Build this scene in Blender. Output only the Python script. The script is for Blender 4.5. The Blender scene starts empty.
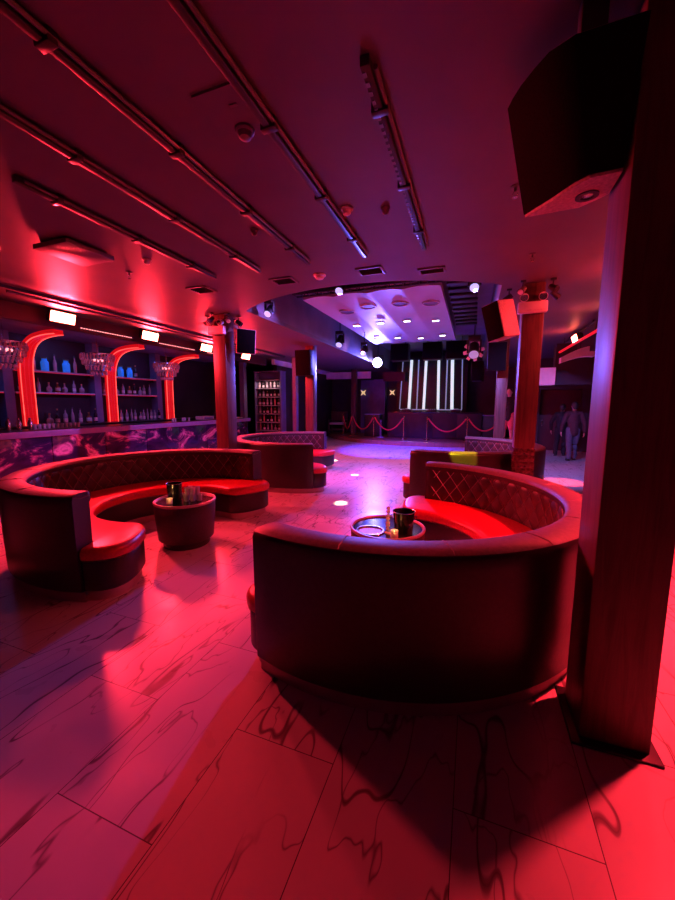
import bpy, bmesh, math, random
from mathutils import Vector, Matrix
random.seed(7)
PI = math.pi
scene = bpy.context.scene
COL = scene.collection
ORD = ['first','second','third','fourth','fifth','sixth','seventh','eighth','ninth','tenth','eleventh','twelfth']

# ------------------------------------------------------------------ materials
class NT:
    def __init__(s, name):
        s.m = bpy.data.materials.new(name); s.m.use_nodes = True
        s.t = s.m.node_tree; s.n = s.t.nodes; s.l = s.t.links
        s.b = s.n['Principled BSDF']
    def new(s, typ, **kw):
        n = s.n.new(typ)
        for k, v in kw.items(): setattr(n, k, v)
        return n
    def put(s, sock, v):
        if isinstance(v, bpy.types.NodeSocket): s.l.new(v, sock)
        else: sock.default_value = v
    def math(s, op, a, b=None, c=None):
        n = s.new('ShaderNodeMath', operation=op); s.put(n.inputs[0], a)
        if b is not None: s.put(n.inputs[1], b)
        if c is not None: s.put(n.inputs[2], c)
        return n.outputs[0]
    def obj(s): return s.new('ShaderNodeTexCoord').outputs['Object']
    def noise(s, vec, scale, detail=3, rough=.55, dist=0):
        n = s.new('ShaderNodeTexNoise'); s.put(n.inputs['Vector'], vec); n.inputs['Scale'].default_value = scale
        n.inputs['Detail'].default_value = detail; n.inputs['Roughness'].default_value = rough; n.inputs['Distortion'].default_value = dist
        return n.outputs['Fac']
    def ramp(s, f, stops):
        n = s.new('ShaderNodeValToRGB'); s.put(n.inputs[0], f); e = n.color_ramp.elements
        while len(e) < len(stops): e.new(.5)
        for i, (p, c) in enumerate(stops): e[i].position = p; e[i].color = (*c, 1)
        return n.outputs[0]
    def mix(s, f, a, b):
        n = s.new('ShaderNodeMix', data_type='RGBA'); s.put(n.inputs[0], f)
        for k, v in ((6, a), (7, b)): s.put(n.inputs[k], v if isinstance(v, bpy.types.NodeSocket) else (*v, 1))
        return n.outputs[2]
    def mapping(s, vec, scale=(1,1,1), rot=(0,0,0)):
        n = s.new('ShaderNodeMapping'); s.put(n.inputs[0], vec); n.inputs['Scale'].default_value = scale; n.inputs['Rotation'].default_value = rot
        return n.outputs[0]
    def bump(s, h, strength=.2, dist=.01):
        n = s.new('ShaderNodeBump'); n.inputs['Strength'].default_value = strength; n.inputs['Distance'].default_value = dist
        s.put(n.inputs['Height'], h); s.l.new(n.outputs[0], s.b.inputs['Normal'])

def mat(name, col, rough=.5, metal=0, nscale=0, namt=.25, spec=.5, bump=0, emit=None, estr=0, trans=0, stretch=(1,1,1), coat=0):
    q = NT(name); b = q.b
    b.inputs['Roughness'].default_value = rough; b.inputs['Metallic'].default_value = metal
    b.inputs['Specular IOR Level'].default_value = spec
    if coat: b.inputs['Coat Weight'].default_value = coat
    if trans: b.inputs['Transmission Weight'].default_value = trans
    if nscale:
        f = q.noise(q.mapping(q.obj(), stretch), nscale, 4)
        lo = tuple(c*(1-namt) for c in col); hi = tuple(min(1, c*(1+namt)) for c in col)
        q.put(b.inputs['Base Color'], q.ramp(f, [(.3, lo), (.7, hi)]))
        if bump: q.bump(f, bump)
    else: b.inputs['Base Color'].default_value = (*col, 1)
    if emit: b.inputs['Emission Color'].default_value = (*emit, 1); b.inputs['Emission Strength'].default_value = estr
    return q.m

def floor_mat():
    q = NT('marble_tile'); geo = q.obj()
    sx = q.new('ShaderNodeSeparateXYZ'); q.put(sx.inputs[0], geo)
    X, Y = sx.outputs[0], sx.outputs[1]
    xs = q.math('DIVIDE', q.math('ADD', X, .566), .5605)
    c = q.math('FLOOR', xs); fx = q.math('FRACT', xs)
    odd = q.math('FLOORED_MODULO', c, 2.0)
    ys = q.math('ADD', q.math('DIVIDE', q.math('SUBTRACT', Y, .911), 1.121), q.math('MULTIPLY', odd, .5))
    r = q.math('FLOOR', ys); fy = q.math('FRACT', ys)
    ex = q.math('MULTIPLY', q.math('MINIMUM', fx, q.math('SUBTRACT', 1.0, fx)), .5605)
    ey = q.math('MULTIPLY', q.math('MINIMUM', fy, q.math('SUBTRACT', 1.0, fy)), 1.121)
    g = q.math('LESS_THAN', q.math('MINIMUM', ex, ey), .0022)
    cm = q.new('ShaderNodeCombineXYZ'); q.put(cm.inputs[0], c); q.put(cm.inputs[1], r)
    wn = q.new('ShaderNodeTexWhiteNoise', noise_dimensions='3D'); q.put(wn.inputs[0], cm.outputs[0])
    va = q.new('ShaderNodeVectorMath', operation='MULTIPLY_ADD'); q.put(va.inputs[0], wn.outputs['Color']); va.inputs[1].default_value = (30,30,30); q.put(va.inputs[2], geo)
    p = va.outputs[0]
    n1 = q.noise(q.mapping(p, (2.4, .62, 1), (0,0,.4)), 1.35, 2, .45, .15)
    v1 = q.math('ABSOLUTE', q.math('SUBTRACT', n1, .5))
    n2 = q.noise(q.mapping(p, (2.4, .8, 1), (0,0,-.3)), 1.6, 3, .45, .2)
    v2 = q.math('ABSOLUTE', q.math('SUBTRACT', n2, .47))
    patch = q.noise(p, 1.3, 2)
    a1 = q.ramp(v1, [(0, (.95,)*3), (.004, (.75,)*3), (.007, (.07,)*3), (.02, (0,)*3)])
    a2 = q.ramp(v2, [(0, (.8,)*3), (.0035, (.5,)*3), (.006, (.05,)*3), (.014, (0,)*3)])
    vein = q.math('MULTIPLY', q.math('MAXIMUM', a1, a2), q.ramp(patch, [(.36, (0,)*3), (.5, (1,)*3)]))
    base = q.mix(q.noise(p, 2.2, 4), (.56,.54,.54), (.68,.66,.66))
    base = q.mix(vein, base, (.1,.085,.085))
    base = q.mix(g, base, (.08,.07,.07))
    q.put(q.b.inputs['Base Color'], base)
    q.put(q.b.inputs['Roughness'], q.ramp(q.noise(geo, 3, 3), [(.3,(.26,)*3), (.7,(.36,)*3)]))
    q.b.inputs['Specular IOR Level'].default_value = .45
    return q.m

def wood_mat(name, a, b, rough=.42):
    q = NT(name)
    f = q.noise(q.mapping(q.obj(), (9, 9, .7)), 2.2, 5, .6, .6)
    q.put(q.b.inputs['Base Color'], q.ramp(f, [(.3, a), (.55, b), (.75, a)]))
    q.b.inputs['Roughness'].default_value = rough; q.bump(f, .12); return q.m

def stone_mat():
    q = NT('bar_stone'); o = q.obj()
    n = q.noise(q.mapping(o, (1, 1.0, 1.5), (.6, .0, 0)), 1.25, 7, .62, 1.3)
    base = q.ramp(n, [(.40, (.015,.008,.05)), (.54, (.05,.02,.12)), (.59, (.45,.15,.32)), (.64, (1,.55,.8)), (.72, (.2,.06,.18))])
    q.put(q.b.inputs['Base Color'], base); q.b.inputs['Roughness'].default_value = .22
    return q.m

M = {}
M['floor'] = floor_mat()
M['ceiling'] = mat('ceiling_paint', (.13,.10,.11), .5, nscale=1.3, namt=.12, bump=.03)
M['ceiling_black'] = mat('black_ceiling_paint', (.035,.03,.04), .6, nscale=2, namt=.3)
M['recess'] = mat('recess_paint', (.16,.13,.17), .5, nscale=2, namt=.2)
M['wall_dark'] = mat('dark_wall_paint', (.03,.02,.028), .6, nscale=1.5, namt=.35)
M['wall_maroon'] = mat('maroon_wall_paint', (.06,.012,.022), .6, nscale=1.5, namt=.3)
M['wall_blue_lit'] = mat('blue_lit_wall_paint', (.16,.15,.3), .55, nscale=2, namt=.2)  # blue light on posts, pilasters and panels put into the wall colour
M['fascia'] = mat('pale_fascia_paint', (.8,.72,.75), .5, nscale=2, namt=.15)
M['black'] = mat('black_metal', (.018,.018,.02), .45, nscale=6, namt=.3)
M['rail'] = mat('track_metal', (.03,.024,.026), .35, .3, nscale=8, namt=.3)
M['pipe'] = mat('painted_conduit', (.13,.10,.10), .35, .2, nscale=8, namt=.2)
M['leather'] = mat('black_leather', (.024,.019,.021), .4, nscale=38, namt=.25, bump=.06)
M['rim'] = mat('rim_leather_sheen', (.13,.10,.105), .5, nscale=38, namt=.2, bump=.05)  # paler copy of the black leather, sheen on the rim put into it
M['quilt'] = mat('quilted_leather', (.02,.012,.014), .42, nscale=60, namt=.25, spec=.7)
M['piping'] = mat('leather_piping', (.22,.18,.18), .3, nscale=30, namt=.2)
M['red_leather'] = mat('red_leather', (.62,.02,.035), .33, nscale=40, namt=.15, bump=.04)
M['plinth'] = mat('brushed_plinth', (.42,.33,.32), .32, .25, nscale=5, namt=.15)
M['column'] = wood_mat('stained_timber', (.06,.022,.018), (.13,.055,.045))
M['column_base'] = mat('dark_mosaic', (.07,.03,.03), .2, nscale=26, namt=.8, bump=.3)
M['stage'] = wood_mat('stage_board', (.16,.06,.04), (.3,.12,.07))
M['stone'] = stone_mat()
M['counter'] = mat('black_granite', (.014,.012,.015), .3, nscale=40, namt=.6, spec=.2)
M['counter_edge'] = mat('violet_lit_edge', (.26,.25,.55), .4, nscale=5, namt=.12)  # violet light on a light grey edge put into its colour
M['shelf'] = mat('pale_shelf', (.5,.42,.5), .3, nscale=6, namt=.1)
M['white'] = mat('white_plastic', (.75,.7,.68), .4, nscale=8, namt=.08)
M['panel'] = mat('white_gloss_panel', (.5,.48,.5), .5, nscale=2, namt=.06)
M['grille'] = mat('speaker_grille', (.006,.004,.005), .8, nscale=120, namt=.5, spec=.05)
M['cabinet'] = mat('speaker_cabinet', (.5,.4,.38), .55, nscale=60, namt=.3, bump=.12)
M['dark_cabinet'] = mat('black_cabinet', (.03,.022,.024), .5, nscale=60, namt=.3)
M['chrome'] = mat('chrome', (.75,.72,.72), .18, 1, nscale=20, namt=.05)
M['brass'] = mat('brass', (.75,.5,.22), .25, 1, nscale=20, namt=.08)
M['rope'] = mat('velvet_rope', (.7,.06,.09), .6, nscale=60, namt=.25)
M['glass'] = mat('clear_glass', (.95,.88,.9), .1, nscale=9, namt=.05, trans=.4, spec=.8)
M['crystal'] = mat('cut_crystal', (.85,.6,.65), .12, nscale=30, namt=.15, trans=.35, spec=.9)
M['steel'] = mat('brushed_steel', (.6,.5,.48), .22, 1, nscale=14, namt=.2, stretch=(1,1,.1))
M['copper'] = mat('copper_tray', (.5,.14,.09), .4, .6, nscale=14, namt=.3)
M['black_gloss'] = mat('black_lacquer', (.012,.01,.011), .12, nscale=20, namt=.2, spec=.6)
M['drum'] = mat('drum_leather', (.03,.022,.024), .45, nscale=40, namt=.25)
M['skin'] = mat('skin', (.55,.32,.25), .5, nscale=20, namt=.08)
M['skin_dark'] = mat('deep_skin', (.3,.16,.11), .5, nscale=20, namt=.08)
M['hair'] = mat('dark_hair', (.02,.014,.012), .5, nscale=60, namt=.4)
M['maroon_cloth'] = mat('maroon_cloth', (.06,.022,.032), .8, nscale=30, namt=.2)
M['black_cloth'] = mat('black_cloth', (.014,.013,.018), .8, nscale=30, namt=.3)
M['grey_cloth'] = mat('grey_denim', (.1,.1,.15), .8, nscale=40, namt=.2)
M['red_cloth'] = mat('rose_cloth', (.6,.12,.15), .8, nscale=40, namt=.2)
M['shoe'] = mat('shoe_leather', (.05,.045,.05), .5, nscale=30, namt=.2)
M['paper'] = mat('label_paper', (.7,.6,.6), .6, nscale=30, namt=.15)
M['b_clear'] = mat('pale_bottle_glass', (.55,.45,.5), .1, nscale=20, namt=.1, trans=.3)
M['b_amber'] = mat('amber_bottle_glass', (.28,.09,.03), .1, nscale=20, namt=.1)
M['b_dark'] = mat('dark_bottle_glass', (.025,.02,.03), .1, nscale=20, namt=.1)
M['b_blue'] = mat('glowing_blue_glass', (.03,.25,.8), .1, nscale=20, namt=.1, emit=(.02,.2,1), estr=.35)  # blue light on the jars put in as a faint glow
M['b_rose'] = mat('rose_bottle_glass', (.7,.3,.3), .15, nscale=20, namt=.15)
M['cap'] = mat('bottle_cap', (.08,.06,.07), .35, nscale=20, namt=.2)
M['gold_cap'] = mat('gold_cap', (.6,.4,.2), .3, .8, nscale=20, namt=.1)
M['flame'] = mat('candle_flame', (1,.6,.2), .5, emit=(1,.5,.15), estr=9)
M['red_led'] = mat('red_led_lens', (1,.3,.25), .4, emit=(1,.16,.1), estr=30)
M['red_acrylic'] = mat('glowing_red_acrylic', (.5,.01,.01), .25, emit=(1,.006,.014), estr=.5)
M['red_tube'] = mat('red_led_tube', (.6,.03,.03), .3, emit=(1,.07,.06), estr=2.0)
M['red_tube_dim'] = mat('dim_red_led_tube', (.5,.03,.03), .3, emit=(1,.01,.03), estr=.55)
M['led_dot'] = mat('led_dot', (.8,.3,.3), .4, emit=(1,.3,.32), estr=2.2)
M['white_led'] = mat('white_led_lens', (.9,.9,1), .3, emit=(.8,.82,1), estr=9)
M['stage_lens'] = mat('stage_light_lens', (.6,.65,.9), .3, emit=(.45,.5,1), estr=1.0)
M['blue_led'] = mat('blue_led_lens', (.6,.6,1), .3, emit=(.42,.36,1), estr=24)
M['tube_bright'] = mat('bright_light_tube', (.9,.95,1), .3, emit=(.75,.9,1), estr=.85)
M['tube_dim'] = mat('dim_light_tube', (.5,.6,.8), .3, emit=(.38,.5,.85), estr=.3)
M['warm'] = mat('warm_star', (.9,.7,.4), .4, emit=(1,.62,.3), estr=.8)
M['pink_fill'] = mat('pink_fill_strip', (.9,.2,.5), .4, emit=(1,.05,.4), estr=1.1)  # glow of the strip added under the bar counter
M['blue_strip'] = mat('blue_led_strip', (.2,.3,.9), .4, emit=(.08,.13,1), estr=4)

# ------------------------------------------------------------------ mesh building
class MB:
    def __init__(s): s.bm = bmesh.new(); s.mi = 0
    def _xf(s, vs, Mx):
        if Mx is not None: bmesh.ops.transform(s.bm, matrix=Mx, verts=vs)
    def box(s, c, d, bevel=0, rot=None, seg=2):
        """box centred at c with full sizes d; rot = Matrix 3x3/4x4 applied about its centre"""
        r = bmesh.ops.create_cube(s.bm, size=1); vs = r['verts']
        bmesh.ops.scale(s.bm, vec=d, verts=vs)
        if bevel:
            es = list({e for v in vs for e in v.link_edges})
            g = bmesh.ops.bevel(s.bm, geom=es, offset=bevel, segments=seg, affect='EDGES', profile=.5)
            vs = list({v for f in g['faces'] for v in f.verts} | {v for v in vs if v.is_valid})
        Mx = Matrix.Translation(c)
        if rot is not None: Mx = Mx @ rot.to_4x4()
        s._xf(vs, Mx); return s
    def cyl(s, p0, p1, r, r2=None, seg=16, caps=True):
        p0, p1 = Vector(p0), Vector(p1); d = p1-p0
        g = bmesh.ops.create_cone(s.bm, cap_ends=caps, segments=seg, radius1=r, radius2=r if r2 is None else r2, depth=d.length)
        q = d.to_track_quat('Z', 'Y').to_matrix().to_4x4()
        s._xf(g['verts'], Matrix.Translation((p0+p1)/2) @ q); return s
    def ball(s, c, r, sc=(1,1,1), u=14, v=9, rot=None):
        g = bmesh.ops.create_uvsphere(s.bm, u_segments=u, v_segments=v, radius=r)
        Mx = Matrix.Translation(c)
        if rot is not None: Mx = Mx @ rot.to_4x4()
        s._xf(g['verts'], Mx @ Matrix.Diagonal((*sc, 1))); return s
    def lathe(s, prof, c=(0,0,0), seg=32, closed=False):
        c = Vector(c); rings = []
        for r, z in prof:
            if r < 1e-6: rings.append([s.bm.verts.new(c+Vector((0,0,z)))])
            else: rings.append([s.bm.verts.new(c+Vector((r*math.cos(2*PI*k/seg), r*math.sin(2*PI*k/seg), z))) for k in range(seg)])
        for a, b in zip(rings, rings[1:]):
            for k in range(seg):
                k2 = (k+1) % seg
                f = [a[k % len(a)], a[k2 % len(a)], b[k2 % len(b)], b[k % len(b)]]
                f = list(dict.fromkeys(f))
                if len(f) > 2: s.bm.faces.new(f)
        return s
    def prism(s, poly, z0, z1, poly2=None):
        poly2 = poly2 or poly
        a = [s.bm.verts.new((x, y, z0)) for x, y in poly]; b = [s.bm.verts.new((x, y, z1)) for x, y in poly2]
        n = len(a)
        s.bm.faces.new(a[::-1]); s.bm.faces.new(b)
        for k in range(n): s.bm.faces.new([a[k], a[(k+1)%n], b[(k+1)%n], b[k]])
        return s
    def tube(s, pts, r, seg=8, closed=False):
        pts = [Vector(p) for p in pts]; n = len(pts); rings = []
        up = Vector((0,0,1))
        for i, p in enumerate(pts):
            a = pts[(i-1) % n] if (closed or i > 0) else p; b = pts[(i+1) % n] if (closed or i < n-1) else p
            t = (b-a).normalized()
            u = t.cross(up)
            if u.length < 1e-3: u = t.cross(Vector((0,1,0)))
            u.normalize(); w = u.cross(t)
            rr = r[i] if isinstance(r, (list, tuple)) else r
            rings.append([s.bm.verts.new(p + rr*(u*math.cos(2*PI*k/seg) + w*math.sin(2*PI*k/seg))) for k in range(seg)])
        for i in range(n if closed else n-1):
            a, b = rings[i], rings[(i+1) % n]
            for k in range(seg): s.bm.faces.new([a[k], a[(k+1)%seg], b[(k+1)%seg], b[k]])
        if not closed:
            s.bm.faces.new(rings[0][::-1]); s.bm.faces.new(rings[-1])
        return s
    def ribbon(s, sections, closed_sec=True, caps=True):
        """skin a list of equal-length point loops"""
        R = [[s.bm.verts.new(p) for p in sec] for sec in sections]; m = len(R[0])
        for a, b in zip(R, R[1:]):
            for k in range(m if closed_sec else m-1):
                f = [a[k], a[(k+1)%m], b[(k+1)%m], b[k]]
                s.bm.faces.new(f)
        if caps and closed_sec:
            s.bm.faces.new(R[0][::-1]); s.bm.faces.new(R[-1])
        return s
    def build(s, name, m, parent=None, loc=None, rotz=0, smooth=True, angle=38):
        bm = s.bm
        bmesh.ops.remove_doubles(bm, verts=bm.verts, dist=1e-5)
        bmesh.ops.recalc_face_normals(bm, faces=bm.faces)
        if smooth:
            for f in bm.faces: f.smooth = True
            for e in bm.edges:
                if len(e.link_faces) == 2: e.smooth = e.calc_face_angle(0) < math.radians(angle)
        me = bpy.data.meshes.new(name); bm.to_mesh(me); bm.free()
        for x in (m if isinstance(m, list) else [m]): me.materials.append(M[x] if isinstance(x, str) else x)
        o = bpy.data.objects.new(name, me); COL.objects.link(o)
        if parent is not None: o.parent = parent
        if loc is not None: o.location = loc
        o.rotation_euler[2] = rotz
        return o
def tag(o, label, cat, group=None, kind=None):
    o['label'] = label; o['category'] = cat
    if group: o['group'] = group
    if kind: o['kind'] = kind
    return o
def thing(name, label, cat, loc=(0,0,0), rotz=0, group=None, rot=None):
    o = bpy.data.objects.new(name, None); COL.objects.link(o); o.empty_display_size = .1
    o.location = loc; o.rotation_euler = rot if rot else (0,0,rotz)
    return tag(o, label, cat, group)
def struct(o): o['kind'] = 'structure'; return o
def copy_tree(o, parent=None):
    c = o.copy(); COL.objects.link(c)
    if parent is not None: c.parent = parent
    for ch in list(o.children): copy_tree(ch, c)
    return c
def dup(o, loc, label, rotz=None, group=None):
    c = copy_tree(o); c.location = loc
    if rotz is not None: c.rotation_euler = (0,0,rotz)
    c['label'] = label
    if group: c['group'] = group
    return c
def pol(r, a, z=None):
    return (r*math.cos(a), r*math.sin(a)) if z is None else (r*math.cos(a), r*math.sin(a), z)
def rx(a): return Matrix.Rotation(a, 3, 'X')
def ry(a): return Matrix.Rotation(a, 3, 'Y')
def rz(a): return Matrix.Rotation(a, 3, 'Z')

# ------------------------------------------------------------------ room shell
CZ = 3.45         # main ceiling
XL, XR, YB, YF = -10.0, 4.3, 19.0, -3.6
def slab(name, x0, x1, y0, y1, z0, z1, m):
    return struct(MB().box(((x0+x1)/2, (y0+y1)/2, (z0+z1)/2), (x1-x0, y1-y0, z1-z0)).build(name, m, smooth=False))
slab('floor', XL, XR, YF, YB, -.1, 0, 'floor')
slab('wall_left', XL-.15, XL, YF, YB, 0, 4.6, 'wall_dark')
slab('wall_right', XR, XR+.15, YF, YB, 0, 4.6, 'wall_dark')
slab('wall_back', XL-.15, XR+.15, YB, YB+.15, 0, 4.6, 'wall_dark')
slab('wall_front', XL-.15, XR+.15, YF-.15, YF, 0, 4.6, 'wall_dark')
# ceiling with the arched raised recess over the dance floor
RX0, RX1, RT = -4.02, .30, 4.35
ACX, ACY, AR = -1.86, 8.62, 3.42
def arch_y(x): return ACY - math.sqrt(max(.01, AR*AR-(x-ACX)**2))
mb = MB()
for x0, x1 in ((XL, RX0), (RX1, XR)):
    mb.box(((x0+x1)/2, (YF+YB)/2, CZ+.04), (x1-x0, YB-YF, .08))
N = 40
for i in range(N):
    xa = RX0+(RX1-RX0)*i/N; xb = RX0+(RX1-RX0)*(i+1)/N
    ya, yb = arch_y(xa), arch_y(xb)
    mb.prism([(xa, YF), (xb, YF), (xb, yb), (xa, ya)], CZ, CZ+.08)
struct(mb.build('ceiling', 'ceiling', smooth=False))
mb = MB()
mb.box((RX0-.04, (6+YB)/2, (CZ+.08+RT)/2), (.08, YB-6+.6, RT-CZ-.08))
mb.box((RX1+.04, (6+YB)/2, (CZ+.08+RT)/2), (.08, YB-6+.6, RT-CZ-.08))
for i in range(N):
    xa = RX0+(RX1-RX0)*i/N; xb = RX0+(RX1-RX0)*(i+1)/N
    ya, yb = arch_y(xa), arch_y(xb)
    mb.prism([(xa, ya-.06), (xb, yb-.06), (xb, yb), (xa, ya)], CZ+.08, RT)
struct(mb.build('trim_1', 'recess', smooth=False))
slab('trim_2', RX0-.1, RX1+.1, 4.9, YB, RT, RT+.08, 'recess')
# bar canopy: valance with black soffit band in front of it
slab('trim_3', -7.36, -7.22, -3, 11.9, 3.14, CZ, 'wall_maroon')
slab('trim_4', XL, -7.36, -3, 11.9, 3.36, CZ, 'wall_blue_lit')
slab('trim_5', -7.22, -6.42, -3, 11.9, 3.405, CZ, 'ceiling_black')
slab('trim_6', -7.4, -7.28, 12.6, YB, 3.26, CZ, 'fascia')
slab('trim_7', -7.28, -4.9, 17.9, 18.02, 3.02, 3.36, 'fascia')
slab('trim_8', -4.9, -4.3, 18.55, YB, .2, 3.0, 'wall_blue_lit')
slab('trim_9', -4.25, -3.2, 17.95, 18.05, 2.86, 3.3, 'wall_maroon')
# right side: dark end wall with a doorway, pale bulkhead box and curved duct
mb = MB()
mb.box((1.9, 15.8, 1.15), (.9, .2, 2.3)); mb.box((4.0, 15.8, 1.15), (.6, .2, 2.3)); mb.box((2.875, 15.8, 2.87), (2.85, .2, 1.14))
struct(mb.build('wall_right_end', 'wall_dark', smooth=False))
mb = MB(); mb.box((3.02, 15.86, 1.14), (1.34, .06, 2.27), .01)
d = struct(mb.build('door_1', 'wall_maroon'))
MB().box((2.47, 15.79, 1.05), (.03, .06, .24), .008).build('door_handle', 'steel', d)
slab('trim_10', 1.35, 2.12, 11.95, 12.4, 2.3, 2.78, 'fascia')
slab('trim_11', 2.12, XR, 12.1, 12.4, 2.3, CZ, 'wall_dark')
slab('trim_12', 2.62, XR, 4.6, 12.1, 3.05, CZ, 'wall_dark')
# curved pale duct under the right soffit
secs = []
for i in range(13):
    t = i/12; x = 2.02+.72*t; y = 10.95; z = 2.86+.2*math.sin(t*PI*.55)
    h = .07+.06*t
    secs.append([(x, y-.12, z-h), (x, y+.12, z-h), (x, y+.12, z+h), (x, y-.12, z+h)])
MB().ribbon(secs).build('curved_air_duct', 'fascia')
o = bpy.data.objects['curved_air_duct']; tag(o, 'pale curved air duct hanging at the right soffit above the walking people', 'duct')
MB().cyl((2.45,10.95,3.05),(2.45,10.95,3.45),.012,seg=8).build('hanger_rod','black',o)

# stage platform, rounded front
SC, SR = (-2.3, 20.8), 5.6
pts = []
a0, a1 = math.radians(180+19.5), math.radians(360-19.5)
for i in range(49):
    a = a0+(a1-a0)*i/48; pts.append((SC[0]+SR*math.cos(a), SC[1]+SR*math.sin(a)))
pts = [(min(max(x, -7.38), 2.9), min(y, YB)) for x, y in pts]
st = MB().prism(pts, 0, .2).build('stage_platform', 'stage'); tag(st, 'low wooden stage platform with rounded front edge below the DJ booth', 'stage')
MB().tube([(x, y, .185) for x, y in [(SC[0]+(SR+.012)*math.cos(a0+(a1-a0)*i/48), SC[1]+(SR+.012)*math.sin(a0+(a1-a0)*i/48)) for i in range(2, 47)]], .012, 6).build('edge_trim', 'brass', st)

# ------------------------------------------------------------------ columns
def column(x, y, label, base=False, top=CZ, plate=True, w=.3):
    t = thing('column', label, 'column', (x, y, 0), group='timber columns of the club')
    mb = MB().box((0,0,top/2), (w, w, top-.004), .012); mb.build('shaft', 'column', t)
    if base:
        mb = MB()
        for z0 in [k*.1 for k in range(11)]:
            mb.box((0,0,z0+.05), (w+.012, w+.012, .094), .006)
        mb.build('mosaic_cladding', 'column_base', t)
    if plate: MB().box((0,0,.008), (w+.08, w+.1, .016), .004).build('base_plate', 'black', t)
    return t
column(.75, 2.21, 'huge dark foreground column at the right beside the near booth', w=.31)
column(-4.68, 6.15, 'left column behind the large booth, in front of the bar end', w=.29)
column(.73, 6.15, 'right column with mosaic cladding below and emergency lights on top', True, w=.28)
column(-4.62, 10.15, 'middle left column carrying a speaker behind the far left booth', w=.26)
column(.63, 10.15, 'far right column behind the mosaic column, carrying a speaker', w=.25)
c3 = column(-5.65, 17.62, 'farthest left column standing on the roped stage', w=.25, top=CZ-.2)
c3.location[2] = .2
column(-4.98, 2.08, 'column cut off by the left photo edge beside the bar')

# ------------------------------------------------------------------ booths
RI, RO = 1.43, 1.65
HA = SA = 0     # half spans of the backrest and of the seat about local 180 deg
def seat_angles():
    a = []
    n = 84
    for i in range(n+1): a.append(-HA + 2*HA*i/n)
    ends = [HA+1e-3]+[HA+(SA-HA)*math.sin(k/14*PI/2) for k in range(1, 15)]
    return [-e for e in ends[::-1]] + a + ends
def seat_strip(mb, layers, rin=.86, rback=RI+.004, rend=1.63):
    angs = seat_angles(); rings = []
    for inset, z in layers:
        ri_, ro_ = [], []
        for a in angs:
            s = abs(a); sa = SA-inset/1.2
            out = rback if s <= HA+1e-6 else rend
            if s <= HA+1e-6: lo, hi = rin+inset, out
            else:
                cmid, half = (rin+rend)/2, (rend-rin)/2-inset
                t = min(1, (s-HA)/(sa-HA)) if s < SA-1e-9 else 1
                t = (s-HA)/(SA-HA)
                w = half*max(0, 1-t**2.6)**(1/2.6)
                lo, hi = cmid-w, cmid+w
            aa = a if s <= HA+1e-6 else math.copysign(HA+(s-HA)*(sa-HA)/(SA-HA), a)
            ri_.append(pol(lo, PI+aa, z)); ro_.append(pol(hi, PI+aa, z))
        rings.append((ri_, ro_))
    V = [([mb.bm.verts.new(p) for p in A], [mb.bm.verts.new(p) for p in B]) for A, B in rings]
    n = len(angs)
    def face(*f):
        f = list(dict.fromkeys(f))
        if len(f) > 2:
            try: mb.bm.faces.new(f)
            except ValueError: pass
    for (A, B), (A2, B2) in zip(V, V[1:]):
        for k in range(n-1):
            face(A[k], A[k+1], A2[k+1], A2[k]); face(B[k+1], B[k], B2[k], B2[k+1])
        face(A[0], A2[0], B2[0], B[0]); face(B[-1], B2[-1], A2[-1], A[-1])
    for A, B, fl in ((*V[0], 1), (*V[-1], 0)):
        for k in range(n-1): face(*([B[k], B[k+1], A[k+1], A[k]][::-1 if fl else 1]))
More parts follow.
